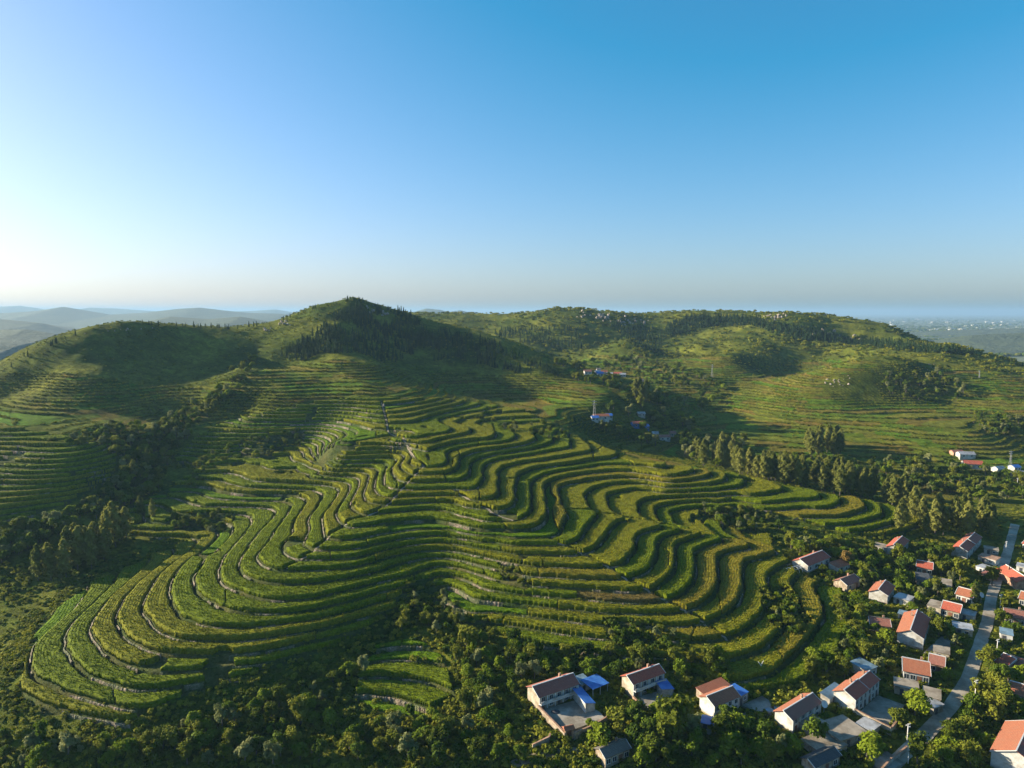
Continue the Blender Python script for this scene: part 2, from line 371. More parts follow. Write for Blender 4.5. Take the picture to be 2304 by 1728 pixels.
# ------------------------------------------------------------------ materials (all procedural)
def ramp(t,fac,stops):
    r=nd(t,'ShaderNodeValToRGB'); e=r.color_ramp.elements
    while len(e)<len(stops): e.new(.5)
    for q,(p,c) in zip(e,stops): q.position=p; q.color=(*c,1)
    t.links.new(fac,r.inputs[0]); return r.outputs[0]
def noise(t,scale,detail=3,vec=None,rough=.55):
    n=nd(t,'ShaderNodeTexNoise'); n.inputs['Scale'].default_value=scale; n.inputs['Detail'].default_value=detail; n.inputs['Roughness'].default_value=rough
    if vec is not None: t.links.new(vec,n.inputs['Vector'])
    return n.outputs['Fac']
def coords(t,kind='Object'): return nd(t,'ShaderNodeTexCoord').outputs[kind]
def position(t): return nd(t,'ShaderNodeNewGeometry').outputs['Position']
def bump(t,b,h,strength=.5,dist=.1):
    n=nd(t,'ShaderNodeBump'); n.inputs['Strength'].default_value=strength; n.inputs['Distance'].default_value=dist
    t.links.new(h,n.inputs['Height']); t.links.new(n.outputs[0],b.inputs['Normal'])
def mul(t,a,b,fac=1.0):
    m=nd(t,'ShaderNodeMix',data_type='RGBA',blend_type='MULTIPLY'); m.inputs[0].default_value=fac; t.links.new(a,m.inputs[6]); t.links.new(b,m.inputs[7]); return m.outputs[2]
def mixc(t,f,a,b):
    m=nd(t,'ShaderNodeMix',data_type='RGBA'); t.links.new(f,m.inputs[0])
    for s,i in ((a,6),(b,7)):
        if isinstance(s,tuple): m.inputs[i].default_value=(*s,1)
        else: t.links.new(s,m.inputs[i])
    return m.outputs[2]
def mth(t,op,a,b=None):
    m=nd(t,'ShaderNodeMath',operation=op)
    for i,s in enumerate((a,b)):
        if s is None: continue
        if isinstance(s,(int,float)): m.inputs[i].default_value=s
        else: t.links.new(s,m.inputs[i])
    return m.outputs[0]
def leafy(name,c0,c1,trans=.32,rand=.75):
    c0=tuple(v*1.3 for v in c0); c1=tuple(v*1.45 for v in c1)
    """foliage: leaf colour varies leaf clump by clump and plant by plant, some light passes through"""
    m,t,b=mat(name); oi=nd(t,'ShaderNodeObjectInfo')
    n=noise(t,.9,3,position(t)); f=mth(t,'ADD',mth(t,'MULTIPLY',oi.outputs['Random'],rand),mth(t,'MULTIPLY',n,1-rand*.7))
    col=ramp(t,f,[(.15,c0),(.85,c1)])
    t.links.new(col,b.inputs['Base Color']); b.inputs['Roughness'].default_value=.75; b.inputs['Specular IOR Level'].default_value=.06
    tr=nd(t,'ShaderNodeBsdfTranslucent'); t.links.new(col,tr.inputs[0])
    mx=nd(t,'ShaderNodeMixShader'); mx.inputs[0].default_value=trans
    out=t.nodes['Material Output']; t.links.new(b.outputs[0],mx.inputs[1]); t.links.new(tr.outputs[0],mx.inputs[2]); t.links.new(mx.outputs[0],out.inputs[0])
    return m
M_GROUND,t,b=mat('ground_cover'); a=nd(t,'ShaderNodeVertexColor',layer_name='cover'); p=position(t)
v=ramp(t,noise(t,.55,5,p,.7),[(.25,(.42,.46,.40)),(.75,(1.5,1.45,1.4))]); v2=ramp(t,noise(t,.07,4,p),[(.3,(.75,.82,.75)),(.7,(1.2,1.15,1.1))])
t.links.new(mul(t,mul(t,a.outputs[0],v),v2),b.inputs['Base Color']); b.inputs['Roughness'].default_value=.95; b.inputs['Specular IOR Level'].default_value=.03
bump(t,b,noise(t,1.1,5,p,.7),.9,.8)
M_LEAF=[leafy('leaf_dark',(.026,.050,.005),(.068,.098,.009)),leafy('leaf_olive',(.050,.072,.006),(.125,.130,.014)),leafy('leaf_fresh',(.050,.088,.005),(.120,.150,.010))]
M_POPLAR=leafy('leaf_poplar',(.070,.088,.014),(.155,.155,.034),.4); M_CONIFER=leafy('needle',(.010,.028,.010),(.032,.055,.016),.1)
M_PALE=leafy('leaf_pale',(.085,.100,.030),(.170,.175,.065)); M_SCRUB=leafy('leaf_scrub',(.050,.074,.005),(.155,.150,.014),.3,.7); M_AUTUMN=leafy('leaf_rusty',(.12,.08,.02),(.20,.13,.035))
M_BARK,t,b=mat('bark'); t.links.new(ramp(t,noise(t,3,4,coords(t)),[(.3,(.05,.04,.03)),(.7,(.14,.11,.085))]),b.inputs['Base Color']); b.inputs['Roughness'].default_value=.95
def crop_mat(name,c0,c1,tip,rows=.85):
    c0,c1,tip=[(c[0]*1.18,c[1]*1.15,c[2]*1.0) for c in (c0,c1,tip)]
    m,t,b=mat(name); p=position(t); at=nd(t,'ShaderNodeAttribute',attribute_name='row'); sep=nd(t,'ShaderNodeSeparateColor'); t.links.new(at.outputs['Color'],sep.inputs[0])
    col=ramp(t,noise(t,.45,4,p,.65),[(.3,c0),(.7,c1)])
    r=mth(t,'SINE',mth(t,'MULTIPLY',sep.outputs[0],6.2832/rows)); rr=mth(t,'ADD',mth(t,'MULTIPLY',r,.16),.84)
    k=nd(t,'ShaderNodeCombineColor'); 
    for i in range(3): t.links.new(rr,k.inputs[i])
    col=mul(t,col,k.outputs[0],.8); col=mixc(t,sep.outputs[1],col,tip)
    col2=mul(t,col,ramp(t,noise(t,1.5,4,p,.75),[(.32,(.48,.52,.45)),(.68,(1.45,1.42,1.35))]))
    t.links.new(col2,b.inputs['Base Color']); b.inputs['Roughness'].default_value=.8; b.inputs['Specular IOR Level'].default_value=.04
    h=mth(t,'ADD',mth(t,'MULTIPLY',r,.18),mth(t,'MULTIPLY',noise(t,2.6,3,p,.7),1.2)); bump(t,b,h,.8,.45)
    return m
M_CROP=[crop_mat('corn_green',(.078,.112,.004),(.128,.158,.006),(.180,.195,.012)),
        crop_mat('corn_tasselled',(.108,.122,.006),(.170,.165,.012),(.245,.205,.030)),
        crop_mat('corn_ripe',(.125,.118,.009),(.190,.160,.018),(.275,.205,.045)),
        crop_mat('low_green_crop',(.066,.125,.003),(.105,.168,.005),(.125,.188,.008)),
        crop_mat('reddish_millet',(.095,.075,.022),(.140,.105,.035),(.180,.125,.05))]
M_STONE,t,b=mat('dry_stone'); p=position(t); vo=nd(t,'ShaderNodeTexVoronoi'); vo.inputs['Scale'].default_value=2.2; t.links.new(p,vo.inputs['Vector'])
sc_=nd(t,'ShaderNodeSeparateColor'); t.links.new(vo.outputs['Color'],sc_.inputs[0])
col=ramp(t,sc_.outputs[0],[(0,(.10,.07,.04)),(.5,(.18,.135,.085)),(1,(.26,.205,.14))])
moss=ramp(t,noise(t,.35,3,p),[(.42,(0,0,0)),(.55,(1,1,1))]); t.links.new(mixc(t,moss,col,(.075,.085,.028)),b.inputs['Base Color']); b.inputs['Roughness'].default_value=.95
bump(t,b,vo.outputs['Distance'],1.0,.25)
M_ROCK,t,b=mat('pale_rock'); p=position(t); t.links.new(ramp(t,noise(t,.6,5,p,.7),[(.3,(.15,.115,.085)),(.7,(.34,.285,.225))]),b.inputs['Base Color']); b.inputs['Roughness'].default_value=.95; bump(t,b,noise(t,1.2,4,p),.8,.5)
def surf(name,c0,c1,scale=1.0,rough=.9,bs=.3,bd=.05,detail=5):
    m,t,b=mat(name); p=coords(t); st=ramp(t,noise(t,scale*.45,6,position(t),.72),[(.40,(.55,.51,.45)),(.58,(1,1,1))]); t.links.new(mul(t,ramp(t,noise(t,scale,detail,p,.65),[(.3,c0),(.7,c1)]),st),b.inputs['Base Color']); b.inputs['Roughness'].default_value=rough
    bump(t,b,noise(t,scale*6,3,p),bs,bd); return m
def tiles(name,c0,c1,c2):
    """pan tiles: courses across the slope, single tiles tinted, lichen patches"""
    m,t,b=mat(name); p=coords(t); br=nd(t,'ShaderNodeTexBrick'); br.inputs['Scale'].default_value=1; br.inputs['Brick Width'].default_value=.28; br.inputs['Row Height'].default_value=.33; br.inputs['Mortar Size'].default_value=.02
    br.inputs['Color1'].default_value=(*c0,1); br.inputs['Color2'].default_value=(*c1,1); br.inputs['Mortar'].default_value=(*[v*.45 for v in c0],1); t.links.new(p,br.inputs['Vector'])
    s=ramp(t,noise(t,.5,4,p),[(.45,(0,0,0)),(.75,(.6,.6,.6))]); t.links.new(mixc(t,s,br.outputs['Color'],c2),b.inputs['Base Color']); b.inputs['Roughness'].default_value=.8
    w=nd(t,'ShaderNodeTexWave'); w.bands_direction='X'; w.inputs['Scale'].default_value=1.1; t.links.new(p,w.inputs['Vector']); bump(t,b,w.outputs['Fac'],.5,.05); return m
M_ROOF={'red':tiles('roof_red',(.36,.062,.032),(.45,.105,.05),(.26,.11,.065)),'brown':tiles('roof_brown',(.27,.075,.048),(.34,.11,.07),(.24,.11,.08)),
 'orange':tiles('roof_orange',(.30,.09,.04),(.36,.13,.06),(.24,.11,.06)),'grey':tiles('roof_grey',(.11,.10,.085),(.16,.14,.115),(.18,.15,.11)),
 'slate':tiles('roof_slate',(.045,.05,.055),(.07,.075,.08),(.09,.09,.08)),'dull':tiles('roof_dull',(.25,.09,.06),(.31,.12,.08),(.22,.13,.09))}
M_WALL={'cream':surf('wall_cream',(.34,.29,.21),(.46,.41,.32),.7),'white':surf('wall_white',(.42,.41,.38),(.56,.55,.51),.6),'stone':surf('wall_stone',(.26,.20,.14),(.44,.36,.27),1.6,.95,.8,.12),
 'grey':surf('wall_grey',(.28,.26,.23),(.40,.38,.34),.9),'brick':surf('wall_brick',(.30,.16,.10),(.42,.27,.18),1.8,.9,.5),'blue':surf('wall_blue',(.05,.14,.36),(.08,.20,.46),.8)}
M_CONC=surf('concrete_yard',(.26,.23,.185),(.36,.325,.27),.35); M_ROAD=surf('road_concrete',(.32,.275,.21),(.43,.375,.295),.25,.9,.3,.04); M_DIRT=surf('dirt_path',(.22,.17,.11),(.34,.28,.20),.6,.95,.6,.1)
M_FLAT=surf('flat_roof',(.24,.20,.15),(.34,.29,.22),.6); M_BLUE,t,b=mat('blue_sheet'); p=coords(t)
t.links.new(ramp(t,noise(t,.5,3,p),[(.3,(.025,.10,.36)),(.6,(.05,.17,.46)),(.75,(.16,.25,.40))]),b.inputs['Base Color']); b.inputs['Roughness'].default_value=.45
w=nd(t,'ShaderNodeTexWave'); w.inputs['Scale'].default_value=1.6; t.links.new(p,w.inputs['Vector']); bump(t,b,w.outputs['Fac'],.5,.05)
M_TEAL=surf('teal_sheet',(.14,.22,.28),(.22,.32,.38),.6,.5); M_TIN=surf('pale_sheet',(.30,.31,.32),(.42,.43,.44),.5,.5)
def plain(name,c,rough=.6,metal=0.0):
    m,t,b=mat(name); b.inputs['Base Color'].default_value=(*c,1); b.inputs['Roughness'].default_value=rough; b.inputs['Metallic'].default_value=metal; return m
M_GLASS=plain('window_glass',(.02,.03,.04),.12); M_TRIM=plain('white_trim',(.50,.50,.48)); M_DOOR=plain('dark_door',(.05,.05,.055)); M_WOOD=plain('brown_door',(.16,.07,.04)); M_METAL=plain('galvanised',(.30,.30,.30),.6,.2); M_REDD=plain('red_cloth',(.35,.03,.03))
M_POLE=plain('pale_concrete_pole',(.55,.53,.49),.8)
# ------------------------------------------------------------------ photo pixel -> ground point
def hits(px):
    """first ground point along the sight line through each photo pixel"""
    px=np.asarray(px,float).reshape(-1,2); out=np.full((len(px),3),np.nan)
    ts=120*np.exp(np.linspace(0,math.log(1700/120),700))
    for i in range(0,len(px),400):
        q=px[i:i+400]; rx=(q[:,0]/2.25-512)/FPX; ry=(384-q[:,1]/2.25)/FPX; c,s=math.cos(PITCH),math.sin(PITCH)
        dy=c+ry*s; dz=-s+ry*c
        T=ts[None]/dy[:,None]; X=rx[:,None]*T; Y=np.broadcast_to(ts[None],X.shape); Z=CAM_Z+dz[:,None]*T
        B=base(X.ravel(),Y.ravel()).reshape(X.shape); below=Z<B; k=below.argmax(1); ok=below.any(1)&(k>0)
        j=np.arange(len(q)); k0=np.maximum(k-1,0); d0=(Z-B)[j,k0]; d1=(Z-B)[j,k]; f=d0/(d0-d1+1e-9)
        x=X[j,k0]+(X[j,k]-X[j,k0])*f; y=Y[j,k0]+(Y[j,k]-Y[j,k0])*f
        out[i:i+400][ok]=np.stack([x,y,base(x,y)],1)[ok]
    return out
def W(pl): return hits(pl)[:,:2]
def seg_dist(x,y,pl):
    d=np.full(x.shape,1e9)
    for (ax,ay),(bx,by) in zip(pl[:-1],pl[1:]):
        vx,vy=bx-ax,by-ay; t=np.clip(((x-ax)*vx+(y-ay)*vy)/(vx*vx+vy*vy+1e-9),0,1)
        d=np.minimum(d,np.hypot(x-ax-t*vx,y-ay-t*vy))
    return d
LANES_PX=[[(858,905),(870,950),(873,972),(890,985),(921,1013),(935,1035),(955,1052),(940,1065),(922,1085),(897,1110),(886,1125),(840,1160),(790,1176),(735,1215),(712,1238),(680,1262),(645,1283)],
[(1025,1108),(1060,1130),(1100,1150),(1130,1163),(1155,1175)],
[(1237,1216),(1321,1255),(1368,1280),(1411,1309),(1457,1332),(1500,1357),(1536,1377),(1566,1393),(1598,1417),(1641,1446)],
[(1259,1146),(1338,1157),(1370,1164),(1416,1170),(1465,1181),(1528,1194),(1595,1207),(1652,1219),(1693,1230),(1758,1248)]]
LANES=[W(p) for p in LANES_PX]
P_WILD=[[(915,1315),(965,1300),(1010,1350),(1070,1405),(980,1435),(870,1410)],[(1570,1146),(1640,1148),(1700,1158),(1790,1178),(1700,1215),(1640,1192),(1570,1165)],[(565,1000),(600,985),(690,975),(680,1000),(590,1030)],
[(390,1170),(430,1155),(515,1160),(510,1200),(400,1200)],[(1118,1275),(1160,1275),(1194,1320),(1180,1335),(1140,1310)],[(1360,1400),(1440,1408),(1490,1420),(1480,1470),(1370,1470)],
[(780,1455),(840,1425),(870,1430),(810,1470)],[(960,1400),(1100,1400),(1100,1440),(980,1440)],[(1700,1330),(1770,1320),(1830,1400),(1800,1440),(1740,1420)]]
P_VILLAGE=[(1130,1640),(1190,1590),(1300,1530),(1520,1520),(1640,1560),(1860,1480),(1930,1330),(1780,1300),(1760,1250),(1900,1200),(2120,1200),(2500,1130),(2600,1800),(1100,1800)]
# ------------------------------------------------------------------ crop terraces
CROP_COVER=[]
ORD=['lowest','second','third','fourth','fifth','sixth','seventh','eighth','ninth','tenth','eleventh','twelfth','thirteenth','fourteenth','fifteenth','sixteenth','seventeenth','eighteenth','nineteenth','twentieth']
def ordn(i):
    if i<len(ORD): return ORD[i]
    n=i+1; t,u=divmod(n,10); tens={2:'twent',3:'thirt',4:'fort',5:'fift'}[t]
    return tens+'ieth' if u==0 else tens+'y-'+['','first','second','third','fourth','fifth','sixth','seventh','eighth','ninth'][u]
def region_of(sx,sy):
    if 800<sx<1030 and sy>1435: return 'bottom hollow field'
    if sx<330 and sy<1175: return 'shaded left-edge spur'
    if sx<720 and sy>1225: return 'near left spur'
    if sx<800 and sy>1075: return 'hollow behind the left spur'
    if sx<900: return 'upper left ridge'
    if sy<1075: return 'slope right of the crest path'
    if sx<1180 and sy>1150: return 'hollow in the middle'
    if sx<1780 and sy>1200: return 'middle spur'
    if sx<1300: return 'slope above the middle spur'
    return 'long right spur'
def crop_terraces():
    th=np.radians(np.arange(-44,38.01,.088)); r=162*np.exp(np.arange(0,math.log(470/162),.0023))
    R,TH=np.meshgrid(r,th,indexing='ij'); X=R*np.sin(TH); Y=R*np.cos(TH); sh=X.shape; x=X.ravel(); y=Y.ravel()
    zb,k,dlo,dhi,corn,spur,low,z,g=terr_raw(x,y); sx,sy=proj(x,y,zb)
    ok=(corn|spur)&(dlo>.38)&(dhi>.55)&(dlo+dhi<60)
    for pl in LANES: ok&=seg_dist(x,y,pl)>.75
    jx=(fbm(x/7,y/7,81,3)-.5)*26; jy=(fbm(x/7,y/7,82,3)-.5)*18
    for pl in P_WILD: ok&=~inpoly(sx+jx,sy+jy,pl)
    ok&=fbm(x/16,y/16,83,3)<.77
    # field boundaries: some strips are split across
    plot=np.floor(np.arctan2(x,y)/math.radians(15)+hash2(k.astype(np.int64),np.zeros(len(k),np.int64),3)*7+.35*fbm(x/30,y/30,84,2)); plot=np.where(hash2(plot.astype(np.int64),k.astype(np.int64),4)<.45,plot+1,plot)
    K=(k*1000+plot).reshape(sh).astype(int); OK=ok.reshape(sh)
    # label connected strips (runs along each row, union-find)
    par=[]; 
    def find(a):
        while par[a]!=a: par[a]=par[par[a]]; a=par[a]
        return a
    LAB=np.full(sh,-1,np.int64); prev=[]
    for i in range(sh[0]):
        row=OK[i]; kk=K[i]; key=np.where(row,kk,-9999); ch=np.flatnonzero(np.diff(key))+1; st=np.r_[0,ch]; en=np.r_[ch,sh[1]]; cur=[]
        for a,b in zip(st,en):
            if key[a]==-9999: continue
            idn=len(par); par.append(idn); cur.append((a,b,key[a],idn)); LAB[i,a:b]=idn
        p=0
        for (a,b,kv,idn) in cur:
            while p<len(prev) and prev[p][1]<=a: p+=1
            q=p
            while q<len(prev) and prev[q][0]<b:
                if prev[q][2]==kv:
                    ra,rb=find(idn),find(prev[q][3])
                    if ra!=rb: par[ra]=rb
                q+=1
        prev=cur
    roots=np.array([find(a) for a in range(len(par))]); LAB=np.where(LAB>=0,roots[np.maximum(LAB,0)],-1)
    lab=LAB.ravel(); area=(R*R*.0023*math.radians(.088)).ravel()
    u,inv=np.unique(lab,return_inverse=True); A=np.bincount(inv,area); 
    keep=[j for j in range(len(u)) if u[j]>=0 and A[j]>14]
    comp=np.full(len(u),-1); 
    for n,j in enumerate(keep): comp[j]=n
    cid=comp[inv].reshape(sh)
    # split long strips crosswise into separate fields where the photo shows different crops: boundary lines by azimuth hash
    n=len(keep); print('strips',n,'crop area',A[keep].sum())
    idx=np.arange(sh[0]*sh[1]).reshape(sh)
    c4=np.stack([cid[:-1,:-1],cid[:-1,1:],cid[1:,1:],cid[1:,:-1]],-1); f4=np.stack([idx[:-1,:-1],idx[:-1,1:],idx[1:,1:],idx[1:,:-1]],-1)
    same=(c4[...,0]>=0)&(c4==c4[...,:1]).all(-1); fc=c4[...,0][same]; ff=f4[same][:,::-1]
    o_=np.argsort(fc,kind='stable'); fc=fc[o_]; ff=ff[o_]; bounds=np.searchsorted(fc,np.arange(n+1))
    # walls: crossings of the terrace edges with the grid
    wz=walls_from(sh,x,y,zb,cid)
    cflat=cid.ravel(); order=np.argsort(cflat,kind='stable'); cs=cflat[order]; cb=np.searchsorted(cs,np.arange(n+1))
    seen={}; infos=[]
    for c in range(n):
        ids=order[cb[c]:cb[c+1]]; cx=x[ids].mean(); cy=y[ids].mean(); kk=int(k[ids[0]])
        m=np.argmin(np.hypot(x[ids]-cx,y[ids]-cy)); px,py=float(sx[ids[m]]),float(sy[ids[m]])
        reg=region_of(px,py); infos.append([c,reg,kk,px,py,A[keep[c]]])
    base_k={}
    for c,reg,kk,px,py,a in infos: base_k[reg]=min(base_k.get(reg,99),kk)
    byk={}
    for inf in infos: byk.setdefault((inf[1],inf[2]),[]).append(inf)
    for key,l in byk.items(): l.sort(key=lambda q:q[3])
    for c,reg,kk,px,py,a in infos:
        ids=order[cb[c]:cb[c+1]]; fs=ff[bounds[c]:bounds[c+1]]
        if len(fs)<6: continue
        h=random.Random(c*13+kk*7).random()
        if reg=='middle spur' or reg=='long right spur': kind=1 if h<.55 else 2 if h<.78 else 0
        elif reg=='near left spur': kind=0 if h<.62 else 3 if h<.80 else 1
        elif 'slope' in reg: kind=0 if h<.35 else 1
        elif 'shaded' in reg: kind=0 if h<.6 else 1
        else: kind=0 if h<.6 else 3 if h<.7 else 1
        if 'field' in reg: kind=3 if h<.6 else 0
        if h>.95 and a<300 and reg=='middle spur': kind=4
        H=(1.35,1.5,1.45,.5,1.0)[kind]*(.9+.2*h)
        used=np.unique(fs); remap=np.full(len(x),-1); remap[used]=np.arange(len(used))
        xu,yu=x[used],y[used]; dl=dlo[used]; dh=dhi[used]
        e=smooth(.35,1.05,dl)*smooth(.45,1.15,dh)
        zz=z[used]+H*(.30+.70*e)+.24*(fbm(xu/1.3,yu/1.3,91,2)-.5)+.25*(fbm(xu/6,yu/6,92,2)-.5)
        top=np.stack([xu,yu,zz],1); faces=remap[fs]
        # skirt down to the soil round the field
        ed=np.concatenate([faces[:,[i,(i+1)%4]] for i in range(4)]); ke=np.sort(ed,1); kk2=ke[:,0]*10**7+ke[:,1]; uq,ix,ct=np.unique(kk2,return_index=True,return_counts=True); be=ed[ix[ct==1]]
        nb=len(top); bot=top.copy(); bot[:,2]=z[used]-.1; sk=np.stack([be[:,1],be[:,0],be[:,0]+nb,be[:,1]+nb],1)
        vv=np.concatenate([top,bot]); F=np.concatenate([faces,sk]); rowc=np.zeros((len(vv),3)); rowc[:nb,0]=dl; rowc[nb:,0]=dl
        # standing plants
        dens=2.4*(1 if kind!=3 else 1.0); rmean=np.hypot(xu,yu).mean(); dens*=min(1,(250/rmean)**1.3)
        m=int(a*dens); 
        if m>0:
            pick=RNG.integers(0,len(fs),m); w4=RNG.dirichlet((1,1,1,1),m); P=(vv[remap[fs[pick]]]*w4[...,None]).sum(1); drow=(dlo[fs[pick]]*w4).sum(1)
            good=np.sin(drow*6.2832/.85)>-.2; P=P[good]; m=len(P)
            if m:
                hh=(.34+.40*RNG.random(m))*(1 if kind!=3 else .55); a0=RNG.random(m)*6.283; T=[];
                cn=nb*2; tv=[];tf=[]
                for q in range(3):
                    an=a0+q*2.094; ca,sa=np.cos(an),np.sin(an); ln=.16+.16*RNG.random(m); wd=.10+.05*RNG.random(m)
                    b0=P+np.stack([-sa*wd,ca*wd,-.18*np.ones(m)],1); b1=P+np.stack([sa*wd,-ca*wd,-.18*np.ones(m)],1); tp=P+np.stack([ca*ln,sa*ln,hh*(.6+.5*RNG.random(m))],1)
                    tv.append(np.stack([b0,b1,tp],1).reshape(-1,3))
                tv=np.concatenate(tv); 
                tri=np.arange(len(tv)).reshape(-1,3)+len(vv)
                rc=np.zeros((len(tv),3)); rc[:,0]=.25; rc[2::3,1]=.85*RNG.random(len(tv)//3); rc[0::3,1]=.12; rc[1::3,1]=.12
                Fq=np.concatenate([F[:,[0,1,2]],F[:,[0,2,3]],tri]); vv=np.concatenate([vv,tv]); rowc=np.concatenate([rowc,rc]); F=Fq
        root=bpy.data.objects.new('crop_terrace',None); link(root); px0=(float(xu.mean()),float(yu.mean()),float(z[used].mean())); root.location=px0; root.empty_display_size=.5
        vv=vv-np.array(px0); me=npmesh('crop',vv,F,[M_CROP[kind]],False); vattr(me,'row',rowc)
        o=bpy.data.objects.new('crop',me); link(o,root); o['kind']='stuff'
        name=('green corn','tasselled corn','yellowish corn','low bright crop','reddish grain')[kind]
        lst=byk[(reg,kk)]; pos=[q[0] for q in lst].index(c); part='' if len(lst)==1 else ((', left end',', right end')[pos] if len(lst)==2 else f', {ordn(pos) if pos else "first"} from left')
        tag(root,f'{name} on the {reg}, {ordn(kk-base_k[reg])} terrace up{part}','crop terrace','crop strips on the '+reg)
        if c in wz:
            wv,wf=wz[c]; me=npmesh('stone_wall',wv-np.array(px0),wf,[M_STONE],False); wo_=bpy.data.objects.new('stone_wall',me); link(wo_,root); wo_['kind']='stuff'
    return
def walls_from(sh,x,y,zb,cid):
    """dry-stone faces along the lower edge of each strip, broken where they are overgrown"""
    wob=(fbm(x/11,y/11,5,3)-.5)*.5; q=((zb+wob+1)/STEP).reshape(sh); X=x.reshape(sh); Y=y.reshape(sh); f=np.floor(q)
    segs=[]
    c=np.stack([q[:-1,:-1],q[:-1,1:],q[1:,1:],q[1:,:-1]],-1); fl=np.floor(c); lo=fl.min(-1); hi=fl.max(-1); cell=np.argwhere(hi-lo==1)
    ci=cell[:,0]; cj=cell[:,1]; lev=hi[ci,cj]; cc=c[ci,cj]; cx=np.stack([X[ci,cj],X[ci,cj+1],X[ci+1,cj+1],X[ci+1,cj]],-1); cy=np.stack([Y[ci,cj],Y[ci,cj+1],Y[ci+1,cj+1],Y[ci+1,cj]],-1)
    d=cc-lev[:,None]; pts=np.full((len(cell),4,2),np.nan)
    for e in range(4):
        a,b=d[:,e],d[:,(e+1)%4]; cr=(a<0)!=(b<0); t=a/(a-b+1e-12)
        pts[cr,e,0]=(cx[:,e]+(cx[:,(e+1)%4]-cx[:,e])*t)[cr]; pts[cr,e,1]=(cy[:,e]+(cy[:,(e+1)%4]-cy[:,e])*t)[cr]
    has=~np.isnan(pts[...,0]); two=has.sum(-1)==2; pts=pts[two]; has=has[two]; lev=lev[two]; ci=ci[two]; cj=cj[two]
    s=pts[has].reshape(-1,2,2)
    mx,my=s.mean(1).T; gx,gy=grad(mx,my); gl=np.hypot(gx,gy)+1e-6; gx/=gl; gy/=gl
    # orient so uphill is on the left of a->b
    t=s[:,1]-s[:,0]; flip=(t[:,0]*gy-t[:,1]*gx)<0; s[flip]=s[flip][:,::-1]
    # which strip lies above
    def lookup(px,py):
        r=np.hypot(px,py); th=np.degrees(np.arctan2(px,py)); i=np.rint(np.log(r/162)/.0023).astype(int); j=np.rint((th+44)/.088).astype(int)
        okk=(i>=0)&(i<sh[0])&(j>=0)&(j<sh[1]); return np.where(okk,cid[np.clip(i,0,sh[0]-1),np.clip(j,0,sh[1]-1)],-1)
    own=lookup(mx+gx*1.5,my+gy*1.5); show=(fbm(mx/9,my/9,101,3)+.10*gx>.53)&(own>=0)
    res={}
    zt=STEP*lev+.5*STEP-1.0; zl=zt-STEP
    for c_ in np.unique(own[show]):
        m=show&(own==c_); S_=s[m]; n=m.sum(); G=np.stack([gx[m],gy[m]],1)
        def ring(off,zz,amp):
            P=S_-G[:,None]*off; jj=fbm(P[...,0]*1.7,P[...,1]*1.7,111,2)-.5
            return np.concatenate([P-G[:,None]*(jj*amp)[...,None],np.broadcast_to(zz[:,None,None],P.shape[:2]+(1,))+(jj*amp)[...,None]],-1)
        top_in=ring(.08,zt[m]-.02,.22); top_out=ring(.36,zt[m]-.12,.34); bot=ring(.55,zl[m]-.15,.3)
        V=np.concatenate([top_in,top_out,bot],1).reshape(-1,3); b=np.arange(n)[:,None]*6
        F=np.concatenate([b+np.array([[2,3,1,0]]),b+np.array([[4,5,3,2]])]); res[int(c_)]=(V,F)
    return res
# ------------------------------------------------------------------ paths and roads
def ribbon(name,pl,width,m,lift=.07,label=None,step=1.5):
    pts=[np.array(pl[0])]
    for a,b in zip(pl[:-1],pl[1:]):
        n=max(1,int(math.dist(a,b)/step)); pts+= [np.array(a)+(np.array(b)-np.array(a))*(i+1)/n for i in range(n)]
    P=np.array(pts); 
    for _ in range(6): P[1:-1]=(P[:-2]+2*P[1:-1]+P[2:])/4
    T=np.gradient(P,axis=0); T/=np.linalg.norm(T,axis=1)[:,None]+1e-9; N=np.stack([-T[:,1],T[:,0]],1)
    k=7; off=np.linspace(-.5,.5,k); wv=width*(1+.22*(fbm(P[:,0]/5,P[:,1]/5,121,2)-.5))
    Q=P[:,None]+N[:,None]*(off[None,:,None]*wv[:,None,None]); z=ground(Q[...,0].ravel(),Q[...,1].ravel()).reshape(Q.shape[:2])
    z=np.maximum(z,base(Q[...,0],Q[...,1])-.3); zc=z.copy()
    for _ in range(3): zc[1:-1]=(zc[:-2]+2*zc[1:-1]+zc[2:])/4
    z=np.maximum(z,zc)+lift; V=np.concatenate([Q,z[...,None]],-1).reshape(-1,3); i=np.arange(len(P)*k).reshape(-1,k)
    F=np.stack([i[:-1,:-1],i[:-1,1:],i[1:,1:],i[1:,:-1]],-1).reshape(-1,4)[:,::-1]
    o=link(bpy.data.objects.new(name,npmesh(name,V,F,[m],True))); tag(o,label,None,None,'structure'); return o
ROAD=W([(1985,1745),(2030,1700),(2085,1650),(2140,1590),(2178,1530),(2200,1465),(2222,1400),(2230,1345),(2243,1305),(2262,1260),(2272,1225),(2284,1180)])
def paths():
    ribbon('village_road',ROAD,3.3,M_ROAD,.09,'pale concrete road running up through the village')
    for pl,w,l in zip(LANES,(.85,.8,.85,.7),('pale footpath down the crest of the terraced ridge','short footpath slanting across the terraces','footpath cutting the terraces of the middle spur','narrow lane along the top of the middle spur')):
        ribbon('footpath',pl,w,M_DIRT,.10,l,.8)
    ribbon('farm_track',W([(1150,1722),(1176,1709),(1231,1698),(1291,1692),(1345,1680)]),2.4,M_DIRT,.09,'pale dirt track below the walled courtyard')
    ribbon('farm_track',W([(1590,1650),(1640,1632),(1680,1612),(1710,1590)]),2.0,M_CONC,.09,'short paved lane beside the house with arched blue windows')
